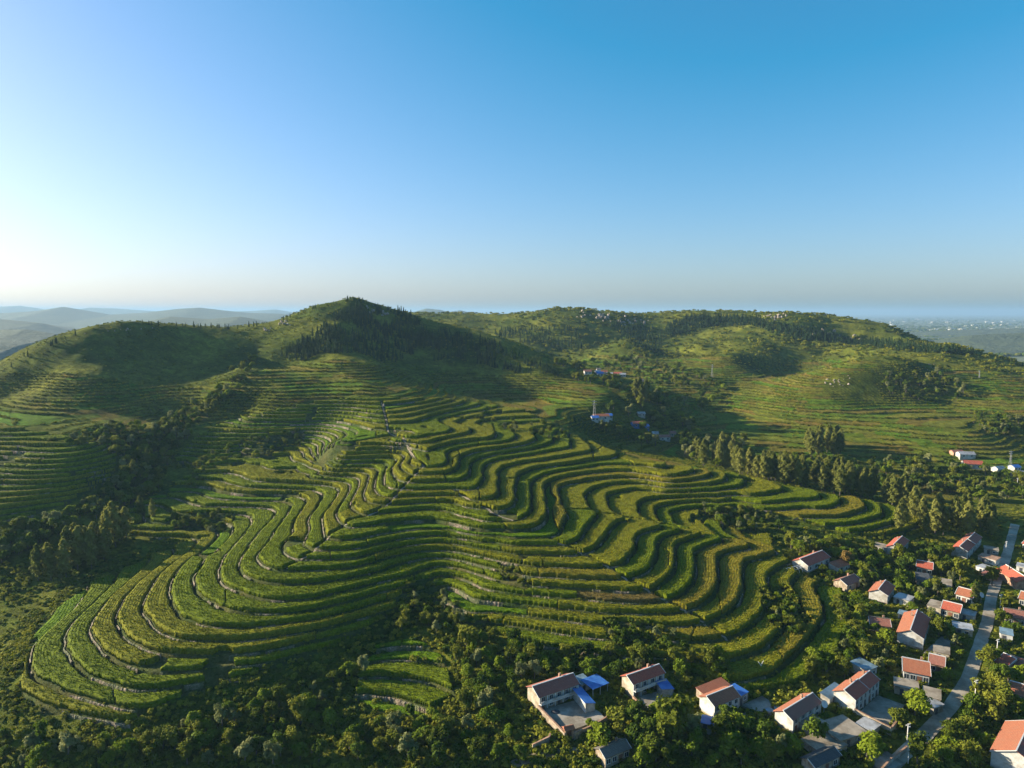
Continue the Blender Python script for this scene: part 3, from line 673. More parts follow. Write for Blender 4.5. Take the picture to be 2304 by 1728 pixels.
# ------------------------------------------------------------------ buildings
class MB:
    def __init__(s): s.v=[]; s.f=[]
    def add(s,v,f):
        b=len(s.v); s.v+=[tuple(map(float,p)) for p in v]; s.f+=[tuple(i+b for i in q) for q in f]; return s
    def box(s,x0,x1,y0,y1,z0,z1):
        return s.add([(x0,y0,z0),(x1,y0,z0),(x1,y1,z0),(x0,y1,z0),(x0,y0,z1),(x1,y0,z1),(x1,y1,z1),(x0,y1,z1)],[(0,3,2,1),(4,5,6,7),(0,1,5,4),(1,2,6,5),(2,3,7,6),(3,0,4,7)])
    def slab(s,a,b,c,d,t):
        """four corners of the upper face, thickness t downwards"""
        p=[np.array(q,float) for q in (a,b,c,d)]; lo=[q-np.array((0,0,t)) for q in p]
        return s.add(p+lo,[(0,1,2,3),(7,6,5,4),(0,4,5,1),(1,5,6,2),(2,6,7,3),(3,7,4,0)])
    def tube(s,a,b,r0,r1,n=8):
        a=Vector(a); b=Vector(b); d=(b-a).normalized(); u=d.orthogonal().normalized(); w=d.cross(u); v=[]
        for c,r in ((a,r0),(b,r1)):
            for i in range(n): q=6.28318*i/n; v.append(c+u*(r*math.cos(q))+w*(r*math.sin(q)))
        return s.add(v,[(i,(i+1)%n,n+(i+1)%n,n+i) for i in range(n)]+[tuple(range(n-1,-1,-1)),tuple(range(n,2*n))])
    def build(s,name,m,parent=None,sm=False):
        me=bpy.data.meshes.new(name); me.from_pydata(s.v,[],s.f); me.update()
        if m: me.materials.append(m)
        if sm:
            for p in me.polygons: p.use_smooth=True
        return link(bpy.data.objects.new(name,me),parent)
FOOT=[]      # building footprints: centre x, y, half length, half width, yaw
def empty(name,loc,yaw=0):
    e=bpy.data.objects.new(name,None); e.location=loc; e.rotation_euler=(0,0,yaw); e.empty_display_size=1; return link(e)
def frame3(A,B,C):
    """house frame from three ground corners in the photo: front-left, front-right, back-left (or a depth in metres)"""
    a=hits([A])[0]; z=a[2]; b=np.array(atz(B[0],B[1],z)); L=math.hypot(b[0]-a[0],b[1]-a[1]); yaw=math.atan2(b[1]-a[1],b[0]-a[0])
    nx,ny=-math.sin(yaw),math.cos(yaw)
    if isinstance(C,(int,float)): D=float(C)
    else: c=np.array(atz(C[0],C[1],z)); D=abs((c[0]-a[0])*nx+(c[1]-a[1])*ny)
    cx=(a[0]+b[0])/2+nx*D/2; cy=(a[1]+b[1])/2+ny*D/2; zz=float(ground(np.array([a[0],b[0],cx]),np.array([a[1],b[1],cy])).mean())
    return (a[0],a[1],zz),yaw,L,D
def window(root,x,z,w,h,m=None,y=0.0,arch=False,ax='x',sgn=-1,frame=True):
    f=MB(); t=.09; q=.06*sgn
    def bx(mb,x0,x1,z0,z1,y0,y1):
        y0,y1=min(y0,y1),max(y0,y1)
        if ax=='x': mb.box(x0,x1,y0,y1,z0,z1)
        else: mb.box(y0,y1,x0,x1,z0,z1)
    bx(f,x-w/2-t,x-w/2,z-t,z+h+t,y,y+q); bx(f,x+w/2,x+w/2+t,z-t,z+h+t,y,y+q); bx(f,x-w/2,x+w/2,z+h,z+h+t,y,y+q); bx(f,x-w/2,x+w/2,z-t,z,y,y+q*1.6)
    bx(f,x-.03,x+.03,z,z+h,y,y+q*.8)
    wn=f.build('window',M_TRIM if m is None else m,root)
    p=MB(); bx(p,x-w/2,x+w/2,z,z+h,y+.01*sgn,y+.02*sgn); p.build('pane',M_GLASS,wn)
    return wn
def door(root,x,w,h,m=None,y=0.0):
    d=MB().box(x-w/2,x+w/2,y-.07,y-.01,0,h).build('door',m or M_DOOR,root); MB().box(x+w*.32,x+w*.38,y-.12,y-.075,h*.45,h*.52).build('handle',M_METAL,d); return d
def house(A,B,C,hw,roof,wall,label,pitch=.50,bays=4,storeys=2,porch=False,name='house',ov=.35,gable_win=0,pillar=True,lit_shade_roof=None):
    (x,y,z),yaw,L,D=frame3(A,B,C); r=empty(name,(x,y,z-.05),yaw); FOOT.append((x,y,L,D,yaw)); tag(r,label,'house')
    rh=D/2*pitch
    w=MB(); zb=-1.2
    w.add([(0,0,zb),(L,0,zb),(L,D,zb),(0,D,zb),(0,0,hw),(L,0,hw),(L,D,hw),(0,D,hw),(0,D/2,hw+rh),(L,D/2,hw+rh)],[(0,1,5,4),(2,3,7,6),(3,0,4,8,7),(1,2,6,9,5),(4,5,9,8),(6,7,8,9),(0,3,2,1)])
    wl=w.build('wall',M_WALL[wall],r)
    MB().box(-.06,L+.06,-.06,D+.06,zb,.35).build('plinth',M_WALL['stone'],wl)
    k=(hw+rh)/1; e=.12
    def slope(front):
        s=MB(); ye=-ov if front else D+ov; ze=hw-rh/(D/2)*ov
        a=[(-ov,ye,ze+e),(L+ov,ye,ze+e),(L+ov,D/2,hw+rh+e),(-ov,D/2,hw+rh+e)]
        if not front: a=[a[1],a[0],a[3],a[2]]
        # slope object keeps its own axes so that the tile courses follow the slope
        org=Vector(a[0]); ux=(Vector(a[1])-org).normalized(); uy=(Vector(a[3])-org).normalized(); uz=ux.cross(uy)
        Mx=Matrix(((ux.x,uy.x,uz.x,org.x),(ux.y,uy.y,uz.y,org.y),(ux.z,uy.z,uz.z,org.z),(0,0,0,1)))
        loc=[Mx.inverted()@Vector(q) for q in a]; s.slab(*loc,.12); o=s.build('roof_slope',M_ROOF[(lit_shade_roof or roof) if not front else roof],rf); o.matrix_local=Mx; return o
    rf=MB().box(-ov,L+ov,D/2-.13,D/2+.13,hw+rh+.08,hw+rh+.27).build('roof',M_TRIM if wall!='stone' else M_ROOF['grey'],r)
    slope(True); slope(False)
    for xx in (-ov-.02,L+ov-.06):
        MB().slab((xx,-ov,hw-rh/(D/2)*ov+e+.05),(xx+.12,-ov,hw-rh/(D/2)*ov+e+.05),(xx+.12,D/2,hw+rh+e+.05),(xx,D/2,hw+rh+e+.05),.16).build('verge',M_TRIM,rf)
    # openings on the front
    n=bays; sp=L/n; h1=hw/storeys
    for i in range(n):
        cx=sp*(i+.5)
        if storeys==2:
            (door if i%2==0 else window)(r,*((cx,.9,h1*.78,M_DOOR if i%3 else M_WOOD) if i%2==0 else (cx,.5,1.0,h1*.5)))
            window(r,cx,h1+.25,1.0,h1*.58)
        else:
            if i==n//2: door(r,cx,1.1,hw*.72,M_WOOD)
            else: window(r,cx,hw*.3,1.15,hw*.42)
    if storeys==2 and porch:
        MB().box(0,L,-1.0,-.02,h1-.12,h1+.08).build('balcony',M_TRIM,r); MB().box(0,L,-1.0,-.92,h1+.08,h1+.75).build('balcony_rail',M_WALL['white'],r)
    if pillar:
        for i in range(n+1):
            px=min(max(sp*i,.15),L-.15); MB().box(px-.14,px+.14,-.16,-.012,-.3,hw-.1).build('pillar',M_TRIM,r)
    for i in range(gable_win): window(r,D*(i+1)/(gable_win+1),hw*.45,.8,.9,None,0.0,ax='y',sgn=-1)
    if h1>1.6 and random.random()<.6:
        MB().box(L*.7,L*.7+.5,D*.62,D*.62+.5,hw+rh*.3,hw+rh+.7).build('chimney',M_WALL['brick'],rf)
    return r
def shed(A,B,C,h,label,roofm,wallm,rise=.35,name='shed',cat='shed',open_front=False,eave=.2):
    (x,y,z),yaw,L,D=frame3(A,B,C); r=empty(name,(x,y,z-.05),yaw); FOOT.append((x,y,L,D,yaw)); tag(r,label,cat)
    w=MB(); zb=-1.0
    if open_front:
        for px in (.1,L/2,L-.1): MB().box(px-.07,px+.07,.05,.19,zb,h).build('post',M_METAL,r)
        w.box(0,L,D-.15,D,zb,h+rise-.05).build('wall',wallm,r)
    else:
        w.add([(0,0,zb),(L,0,zb),(L,D,zb),(0,D,zb),(0,0,h),(L,0,h),(L,D,h+rise),(0,D,h+rise)],[(0,1,5,4),(1,2,6,5),(2,3,7,6),(3,0,4,7),(4,5,6,7),(0,3,2,1)]); w.build('wall',wallm,r)
        door(r,L*.3,.9,min(h*.8,1.8))
        if L>4: window(r,L*.7,h*.35,.9,h*.35)
    s=eave; sl=rise/D; MB().slab((-s,-s,h+.1-sl*s),(L+s,-s,h+.1-sl*s),(L+s,D+s,h+rise+.1+sl*s),(-s,D+s,h+rise+.1+sl*s),.09).build('roof',roofm,r); return r
def yard_wall(pl,h,label,m=None,t=.3,gate=None):
    """courtyard wall along photo pixels; one coping per run"""
    P=hits(pl); P[:,2]=ground(P[:,0],P[:,1]); c=P.mean(0); r=empty('courtyard_wall',(P[0][0],P[0][1],P[0][2])); tag(r,label,'wall'); m=m or M_WALL['stone']
    for i,(a,b) in enumerate(zip(P[:-1],P[1:])):
        L=math.hypot(b[0]-a[0],b[1]-a[1]); yaw=math.atan2(b[1]-a[1],b[0]-a[0]); dz=b[2]-a[2]
        w=MB(); w.add([(0,-t/2,-.8),(L,-t/2,dz-.8),(L,t/2,dz-.8),(0,t/2,-.8),(0,-t/2,h),(L,-t/2,dz+h),(L,t/2,dz+h),(0,t/2,h)],[(0,3,2,1),(4,5,6,7),(0,1,5,4),(1,2,6,5),(2,3,7,6),(3,0,4,7)]); o=w.build('wall_run',m,r)
        o.location=(a[0]-P[0][0],a[1]-P[0][1],a[2]-P[0][2]); o.rotation_euler=(0,0,yaw)
        cp=MB().add([(-.02,-t*.7,h+.005),(L+.02,-t*.7,dz+h+.005),(L+.02,t*.7,dz+h+.005),(-.02,t*.7,h+.005),(-.02,-t*.7,h+.11),(L+.02,-t*.7,dz+h+.11),(L+.02,t*.7,dz+h+.11),(-.02,t*.7,h+.11)],[(0,3,2,1),(4,5,6,7),(0,1,5,4),(1,2,6,5),(2,3,7,6),(3,0,4,7)]).build('coping',M_WALL['brick'],o)
    return r
def yard(pl,label,m=None,name='courtyard',lift=.10):
    P=hits(pl); n=len(P); gx_=np.linspace(P[:,0].min(),P[:,0].max(),24); gy_=np.linspace(P[:,1].min(),P[:,1].max(),24); gx_,gy_=[q.ravel() for q in np.meshgrid(gx_,gy_)]; ii=inpoly(gx_,gy_,[tuple(q[:2]) for q in P]); z=float(np.percentile(ground(gx_[ii],gy_[ii]),97))+lift
    c=P[:,:2].mean(0); v=[(p[0],p[1],z) for p in P]+[(p[0],p[1],z-1.0) for p in P]; ar=sum(P[i][0]*P[(i+1)%n][1]-P[(i+1)%n][0]*P[i][1] for i in range(n))
    f=[tuple(range(n)) if ar>0 else tuple(range(n-1,-1,-1))]+[(i,(i+1)%n,n+(i+1)%n,n+i) for i in range(n)]
    o=MB().add(v,f).build(name,m or M_CONC); tag(o,label,None,None,'structure'); FOOT.append(('poly',P[:,:2])); return o
def village():
    house((1213,1603),(1301,1572),(1172,1584),3.7,'brown','cream','cream two-storey house with brown tile roof and walled yard in front',bays=5,porch=True)
    house((1424,1574),(1493,1548),(1387,1560),3.8,'red','cream','cream two-storey house with bright red roof, nearest the terraces',bays=4,porch=True)
    house((1607,1623),(1662,1600),(1564,1604),3.6,'orange','white','white house with orange-brown roof, between the big tree and a blue-roofed shed',bays=4,storeys=2,pillar=False)
    house((1782,1652),(1845,1611),(1747,1628),3.3,'dull','white','white-pillared house with faded red roof, left of the tall white gable',bays=4,storeys=2,lit_shade_roof='orange')
    house((1922,1608),(1950,1584),(1866,1594),4.1,'red','white','tall white-gabled house with dark red roof and stone-walled yard',bays=3,porch=False,lit_shade_roof='orange')
    house((1951,1583),(1975,1562),(1899,1572),4.1,'red','white','dark red roofed house joined to the back of the tall white-gabled one',bays=3,porch=False,lit_shade_roof='orange')
    house((2032,1531),(2090,1543),7.5,3.0,'orange','white','low whitewashed house with orange roof beside the road, above brown flat sheds',bays=4,storeys=1,pillar=False)
    house((2075,1463),(2089,1416),(2018,1447),3.5,'red','white','red roofed house, one slope coloured as sunlit orange, gable towards the viewer',bays=4,storeys=2,lit_shade_roof='orange')  # orange back slope is the red roof's sunlit side put into colour
    house((1996,1359),(2011,1338),(1955,1348),3.0,'red','white','small red roofed house standing alone among trees near the corn strips',bays=3,storeys=1,pillar=False,lit_shade_roof='orange')
    house((1817,1290),(1866,1270),(1790,1275),2.9,'red','white','low house with long red roof beside the pale frame shelter',bays=4,storeys=1,pillar=False)
    house((2024,1256),(2043,1236),(1995,1248),3.3,'red','white','red roofed white house deep among the village trees',bays=3,storeys=1,pillar=False)
    house((2175,1260),(2192,1243),(2138,1254),3.4,'red','white','larger red roofed house below the poplars at the village top',bays=3,storeys=2)
    house((2193,1242),(2207,1227),(2157,1238),3.4,'brown','white','dark red roofed house joined behind the one below the poplars',bays=3,storeys=2,pillar=False)
    house((2118,1386),(2157,1396),6.0,2.9,'red','cream','cream house with small dark red roof left of the road bend',bays=3,storeys=1,pillar=False)
    house((2330,1330),(2283,1300),6.5,3.0,'red','brick','brick house with dark red roof cut by the right edge, upper',bays=3,storeys=1,pillar=False)
    house((2262,1404),(2310,1412),6.0,2.8,'dull','stone','house with faded red roof right of the road bend',bays=3,storeys=1,pillar=False)
    house((2238,1508),(2262,1520),7.0,2.7,'red','white','small red roofed house right of the road at the street pole',bays=2,storeys=1,pillar=False)
    house((2266,1516),(2320,1532),6.5,2.7,'dull','stone','low house with faded red roof at the right edge below the street pole',bays=3,storeys=1,pillar=False)
    house((2262,1655),(2228,1722),9.0,4.0,'orange','white','big orange roofed house in the bottom right corner',bays=3,storeys=2,pillar=False,lit_shade_roof='brown')
    house((1362,1730),(1416,1708),(1322,1716),2.6,'grey','stone','old stone house with grey-brown tile roof at the bottom edge',bays=4,storeys=1,pillar=False)
    house((1832,1752),(1888,1725),(1795,1735),2.6,'slate','stone','dark slate roofed house at the bottom edge',bays=3,storeys=1,pillar=False)
    house((1958,1418),(2002,1424),5.0,2.2,'dull','stone','low shed-like house with weathered brown roof left of the sun-and-shade coloured roof',bays=2,storeys=1,pillar=False)
    house((2300,1236),(2336,1246),6.5,2.9,'red','white','white house with red roof at the right edge beside the road top',bays=3,storeys=1,pillar=False)
    house((2292,1362),(2330,1372),6.0,2.8,'orange','cream','cream house with orange roof at the right edge above the faded red roof',bays=3,storeys=1,pillar=False)
    house((2150,1352),(2186,1362),6.0,2.8,'orange','white','small orange roofed house left of the slim roadside tree',bays=3,storeys=1,pillar=False)
    house((2062,1290),(2096,1296),6.0,2.8,'red','cream','red roofed cream cottage among the trees in mid village',bays=3,storeys=1,pillar=False)
    house((1905,1332),(1935,1320),5.0,2.5,'dull','stone','small stone cottage with faded roof at the corn edge',bays=2,storeys=1,pillar=False)
    house((2090,1510),(2122,1518),5.5,2.6,'dull','brick','brick cottage with faded roof behind the low whitewashed house',bays=2,storeys=1,pillar=False)
    house((2270,1580),(2310,1592),6.5,2.8,'orange','white','white house with orange roof at the right edge in the orchard',bays=3,storeys=1,pillar=False)
    shed((2160,1392),(2190,1400),4.0,2.1,'pale sheet-roofed shed below the small orange roofed house',M_TIN,M_WALL['grey'],.15)
    shed((2100,1480),(2135,1488),4.5,2.1,'tan flat-roofed shed beside the shaded yard',M_FLAT,M_WALL['cream'],.12)
    shed((2208,1300),(2232,1308),4.0,2.1,'small brick-red roofed shed on the left of the road top',M_ROOF['dull'],M_WALL['brick'],.4)
    shed((1925,1642),(1960,1660),4.0,1.9,'small tin shed under the pale stone yard wall',M_TIN,M_WALL['stone'],.2)
    # sheds and lean-tos
    shed((1338,1603),(1302,1562),2.6,2.2,'long blue-roofed lean-to along the right side of the walled yard',M_BLUE,M_WALL['white'],.5)
    shed((1334,1572),(1368,1558),4.6,2.4,'bright blue sheet roof shelter between the two cream houses',M_BLUE,M_WALL['grey'],.25,open_front=True,name='shelter',cat='shelter')
    shed((1307,1560),(1330,1551),3.5,2.2,'teal-grey roofed shed behind the bright blue shelter',M_TEAL,M_WALL['grey'],.3)
    shed((1515,1568),(1498,1546),3.2,1.9,'blue roofed lean-to right of the bright red roof',M_BLUE,M_WALL['grey'],.3)
    shed((1594,1597),(1650,1573),4.2,2.6,'rust-orange lean-to roof behind the house with the orange-brown roof',M_ROOF['orange'],M_WALL['stone'],.7)
    shed((1660,1592),(1682,1580),4.0,2.6,'blue roofed shed right of the rust-orange lean-to',M_BLUE,M_WALL['grey'],.3)
    shed((1578,1636),(1606,1642),2.4,1.2,'low blue tarpaulin lean-to against the house with the orange-brown roof',M_BLUE,M_WALL['stone'],.5)
    shed((1866,1592),(1898,1568),2.4,2.4,'pale blue lean-to behind the tall white gable',M_TEAL,M_WALL['grey'],.5)
    shed((1950,1530),(1972,1520),5.0,2.6,'blue-grey roofed shed behind the joined dark red roofs',M_TEAL,M_WALL['white'],.3)
    shed((2012,1560),(2066,1572),4.5,2.3,'brown flat-roofed shed below the low whitewashed house',M_FLAT,M_WALL['stone'],.15)
    shed((2076,1582),(2115,1592),5.0,2.2,'tan flat-roofed shed between the bushy tree and the road',M_FLAT,M_WALL['stone'],.12)
    shed((2100,1610),(2122,1602),3.5,2.0,'white sheet-roofed shed at the road edge',M_TIN,M_WALL['grey'],.2)
    shed((1890,1688),(1950,1668),7.0,2.2,'brown flat-roofed store below the stone-walled yard',M_FLAT,M_WALL['stone'],.15)
    shed((1838,1668),(1868,1650),6.5,2.0,'flat grey roof by the white-pillared house',M_FLAT,M_WALL['grey'],.1)
    shed((1852,1718),(1905,1696),6.0,1.9,'low mud-roofed shed above the dark slate roof',M_FLAT,M_WALL['stone'],.2)
    shed((2010,1356),(2044,1366),5.0,2.2,'pale grey flat-roofed shed beside the small lone red roof',M_TIN,M_WALL['white'],.1)
    shed((2020,1392),(2044,1398),3.0,1.9,'blue-white shed roof above the sun-and-shade coloured roof',M_TEAL,M_WALL['white'],.15)
    shed((2046,1394),(2068,1400),3.6,2.0,'white sheet roof shed right of the blue-white one',M_TIN,M_WALL['white'],.15)
    shed((2086,1324),(2140,1334),6.5,2.5,'grey-tan flat-roofed house among trees in mid village',M_FLAT,M_WALL['white'],.2)
    shed((2063,1318),(2092,1322),5.0,2.6,'dark grey roofed shed left of the grey-tan flat roof',M_ROOF['slate'],M_WALL['stone'],.8)
    shed((2085,1378),(2116,1386),6.0,2.6,'grey flat-roofed wing left of the small dark red roof',M_FLAT,M_WALL['cream'],.12)
    shed((2145,1424),(2188,1432),4.5,2.0,'long pale roofed shed below the cream house',M_TIN,M_WALL['cream'],.15)
    shed((1885,1290),(1912,1282),4.0,2.2,'small orange roofed hut right of the pale frame shelter',M_ROOF['orange'],M_WALL['white'],.6)
    shed((1962,1236),(1994,1243),4.5,2.1,'olive flat-roofed shed left of the red roof among trees',M_FLAT,M_WALL['grey'],.15)
    shed((2200,1262),(2240,1272),5.0,2.2,'pinkish flat-roofed yard building near the road top',M_WALL['brick'],M_WALL['white'],.1)
    shed((2195,1284),(2232,1296),4.5,2.0,'pale roofed outbuilding above the rounded roadside tree',M_TIN,M_WALL['white'],.12)
    shed((2214,1245),(2246,1250),4.0,2.2,'tan roofed store beside the poplars and the road',M_FLAT,M_WALL['grey'],.12)
    shed((2250,1440),(2278,1446),4.5,2.3,'pale green roofed shed right of the road',M_TEAL,M_WALL['white'],.15)
    shed((2286,1285),(2320,1292),4.0,2.3,'white-walled shed at the right edge above the dark red roof',M_TIN,M_WALL['white'],.15)
    # pale frame shelter, built of hoops
    (x,y,z),yaw,L,D=frame3((1778,1293),(1806,1287),4.0); r=empty('frame_shelter',(x,y,z),yaw); tag(r,'pale arched frame shelter at the left end of a long red roof','shelter'); FOOT.append((x,y,L,D,yaw))
    for i in range(5):
        hx=L*i/4; m=MB()
        for q in range(8):
            a0,a1=math.pi*q/8,math.pi*(q+1)/8; m.tube((hx,D/2-D/2*math.cos(a0),1.7*math.sin(a0)),(hx,D/2-D/2*math.cos(a1),1.7*math.sin(a1)),.07,.07,5)
        m.build('hoop',M_TRIM,r)
    for q in (2,4,6): a=math.pi*q/8; MB().tube((0,D/2-D/2*math.cos(a),1.7*math.sin(a)+.08),(L,D/2-D/2*math.cos(a),1.7*math.sin(a)+.08),.06,.06,5).build('rail',M_TRIM,r)
    # yards and their walls
    yard([(1216,1603),(1301,1573),(1350,1606),(1360,1622),(1290,1652),(1276,1655)],'grey paved yard enclosed by a stone wall')
    yard_wall([(1211,1604),(1271,1666)],1.9,'long stone courtyard wall running down from the cream gable',M_WALL['stone'])
    yard_wall([(1292,1664),(1330,1648),(1374,1622)],1.7,'front courtyard wall right of the brick gate',M_WALL['stone'])
    gate((1272,1667),(1291,1663))
    yard([(1430,1574),(1492,1551),(1520,1585),(1450,1605)],'grey paved yard below the bright red roof')
    yard_wall([(1424,1577),(1450,1604)],1.3,'short pale wall stepping down from the bright red roofed house',M_WALL['brick'])
    yard([(1927,1608),(1975,1565),(2035,1590),(2003,1646)],'paved yard beside the tall white gable')
    yard_wall([(1922,1612),(2004,1655)],2.0,'pale stone yard wall below the tall white gable',M_WALL['cream'])
    yard_wall([(2004,1655),(2022,1632)],1.9,'end wall of the yard below the bushy tree',M_WALL['cream'])
    yard([(1668,1590),(1715,1565),(1745,1590),(1708,1610)],'bare grey yard behind the faded red roof')
    yard([(1945,1705),(1995,1690),(2035,1722),(1985,1745)],'grey concrete yard by the bottom road bend')
    yard([(2078,1470),(2120,1430),(2150,1450),(2115,1490)],'shaded yard beside the sun-and-shade coloured roof')
    yard_wall([(1984,1740),(2004,1718),(2040,1690)],1.2,'low roadside wall at the bottom',M_WALL['grey'])
    yard_wall([(1198,1690),(1235,1672)],1.6,'ruined stone hut wall left of the brick gate',M_WALL['stone'])
    yard_wall([(1235,1672),(1238,1664)],1.5,'broken red brick end of the ruined hut',M_WALL['brick'])
    # street poles with cross-arms, posts
    for (bx,by),h,l in (((2041,1671),4.8,'pale street pole with cross-arm beside the road, nearest the stone-walled yard'),((2193,1581),6.2,'tall pale street pole right of the road above the bushes'),((2250,1371),5.2,'street pole with cross-arm at the road bend'),((2243,1467),4.0,'short pale pole by the small red roofs'),((2263,1240),4.2,'grey pole at the top of the road'),((2288,1100),6.0,'white power pole by the far right houses')):
        pole(bx,by,h,l)
    p=hits([(2043,1718)])[0]; o=MB().tube((0,0,-.5),(0,0,2.6),.11,.09).tube((0,0,2.6),(0,0,2.75),.14,.06).build('gate_post',M_POLE,None,True); o.location=(p[0],p[1],float(ground(p[0],p[1])[0])); tag(o,'lone pale post at the bottom of the road','post')
    p=hits([(1794,1238)])[0]; o=MB().tube((0,0,-.5),(.1,0,2.0),.22,.18).tube((.1,0,2.0),(.5,.1,3.2),.18,.08).tube((.1,0,1.9),(-.4,.1,2.6),.12,.05).build('dead_trunk',M_POLE,None,True); o.location=(p[0],p[1],float(ground(p[0],p[1])[0])); tag(o,'bleached dead trunk beside the brown field patch','dead tree')
    p=hits([(1711,1512)])[0]; o=MB().tube((0,0,-.5),(.1,0,1.6),.2,.16).tube((.1,0,1.6),(.8,.1,2.9),.15,.06).tube((.1,0,1.5),(-.7,.1,2.6),.14,.05).tube((.4,.05,2.1),(.3,-.5,3.0),.08,.03).build('dead_trunk',M_POLE,None,True); o.location=(p[0],p[1],float(ground(p[0],p[1])[0])); tag(o,'pale forked dead tree at the edge of the corn above the roofs','dead tree')
    dish((1853,1612),3.4,'white satellite dish at the right end of the faded red roof'); dish((2207,1357),3.0,'white round dish beside the slim roadside tree')
    # blue water barrels in the yard behind the faded roof
    for q,(bx,by) in enumerate(((1731,1605),(1750,1600))):
        p=hits([(bx,by)])[0]; z=float(ground(p[0],p[1])[0]); r=empty('water_tank',(p[0],p[1],z)); tag(r,('pale round water tank in the bare yard, left of two','pale round water tank in the bare yard, right of two')[q],'water tank','water tanks in the bare yard'); MB().tube((0,0,-.2),(0,0,1.0),1.0,1.0,14).build('tank',M_TIN,r,True); MB().tube((0,0,1.0),(0,0,1.25),.95,.3,14).build('lid',M_TEAL,r)
    washing()
    p=hits([(1250,1606)])[0]; o=link(bpy.data.objects.new('fuel_heap',rock_mesh(1.1,9))); o.data.materials.clear(); o.data.materials.append(M_DOOR); o.location=(p[0],p[1],float(ground(p[0],p[1])[0])+.35); o.scale=(1.3,.9,.6); tag(o,'dark heap lying in the paved yard of the brown-roofed house','heap')
def gate(A,B):
    (x,y,z),yaw,L,D=frame3(A,B,1.4); r=empty('yard_gate',(x,y,z),yaw); tag(r,'brick gateway with tiled top in the yard wall of the brown-roofed house','gate')
    for px in (0,L-.45): MB().box(px,px+.45,0,1.4,-.8,2.5).build('gate_pier',M_WALL['brick'],r)
    MB().box(.46,L-.46,.5,.6,-.2,2.1).build('door_leaf',M_WOOD,r); rf=MB().add([(-.3,-.3,2.55),(L+.3,-.3,2.55),(L+.3,1.7,2.55),(-.3,1.7,2.55),(-.2,.7,3.15),(L+.2,.7,3.15)],[(0,1,5,4),(2,3,4,5),(1,2,5),(3,0,4),(3,2,1,0)]).build('roof',M_ROOF['orange'],r)
def pole(bx,by,h,l):
    p=hits([(bx,by)])[0]; z=float(ground(p[0],p[1])[0]); r=empty('street_pole',(p[0],p[1],z),.4); tag(r,l,'pole'); MB().tube((0,0,-.6),(0,0,h),.15,.09).build('shaft',M_POLE,r,True)
    a=MB().box(-.75,.75,-.06,.06,h-.35,h-.22).build('cross_arm',M_POLE,r)
    for q in (-.65,0.3,.65): MB().tube((q,0,h-.22),(q,0,h-.02),.06,.04,6).build('insulator',M_TRIM,a)
    MB().box(.14,.75,-.1,.1,h-1.0,h-.85).build('lamp_head',M_TRIM,r)
def dish(px,h,l):
    p=hits([px])[0]; z=float(ground(p[0],p[1])[0]); r=empty('satellite_dish',(p[0],p[1],z)); tag(r,l,'dish'); m=MB(); n=16; v=[(0,.25,0)]; 
    for k in (1,2,3): v+= [(math.cos(6.283*i/n)*.3*k,.25-.03*k*k,math.sin(6.283*i/n)*.3*k) for i in range(n)]
    f=[(0,1+(i+1)%n,1+i) for i in range(n)]
    for k in (0,1): f+=[(1+k*n+i,1+k*n+(i+1)%n,1+(k+1)*n+(i+1)%n,1+(k+1)*n+i) for i in range(n)]
    o=m.add(v,f).build('bowl',M_TRIM,r,True); o.location=(0,-.2,h); o.rotation_euler=(-.5,0,.3); MB().tube((0,0,-.6),(0,0,h),.06,.05,6).build('mast',M_METAL,r)
def washing():
    P=hits([(1313,1578),(1328,1590)]); z=float(ground(P[0][0],P[0][1])[0]); r=empty('washing_line',(P[0][0],P[0][1],z)); tag(r,'red washing hung in the yard against the blue-roofed lean-to','washing'); d=P[1][:2]-P[0][:2]; L=float(np.hypot(*d)); r.rotation_euler=(0,0,math.atan2(d[1],d[0]))
    for q in (0,L): MB().tube((q,0,-.3),(q,0,2.0),.05,.05,6).build('post',M_METAL,r)
    MB().tube((0,0,1.95),(L,0,1.95),.02,.02,5).build('line',M_TRIM,r)
    for i,mm in enumerate((M_REDD,M_WALL['white'],M_REDD)): x0=L*(.12+.3*i); MB().box(x0,x0+L*.2,-.03,.03,.7,1.94).build('cloth',mm,r)
# far hamlets: small houses placed by sight line
def small_house(px,L,D,h,yaw,roof,wall,label,group=None):
    L*=.66; D*=.75; h*=.78; p=hits([px])[0]; z=float(ground(p[0],p[1])[0]); r=empty('far_house',(p[0],p[1],z-.1),yaw); tag(r,label,'house',group); FOOT.append((p[0]-L/2,p[1]-D/2,L,D,yaw))
    rh=D*.24; MB().add([(-L/2,-D/2,-1.5),(L/2,-D/2,-1.5),(L/2,D/2,-1.5),(-L/2,D/2,-1.5),(-L/2,-D/2,h),(L/2,-D/2,h),(L/2,D/2,h),(-L/2,D/2,h),(-L/2,0,h+rh),(L/2,0,h+rh)],[(0,1,5,4),(2,3,7,6),(3,0,4,8,7),(1,2,6,9,5),(4,5,9,8),(6,7,8,9)]).build('wall',M_WALL[wall] if isinstance(wall,str) else wall,r)
    m=roof if not isinstance(roof,str) else M_ROOF[roof]; s=.3
    MB().slab((-L/2-s,-D/2-s,h+.12-.48*s),(L/2+s,-D/2-s,h+.12-.48*s),(L/2+s,0,h+rh+.12),(-L/2-s,0,h+rh+.12),.1).slab((L/2+s,D/2+s,h+.12-.48*s),(-L/2-s,D/2+s,h+.12-.48*s),(-L/2-s,0,h+rh+.122),(L/2+s,0,h+rh+.122),.1).build('roof',m,r)
    n=max(2,int(L/4))
    for i in range(n): window(r,-L/2+L*(i+.5)/n,h*.35,1.1,h*.4,None,-D/2,)
    return r
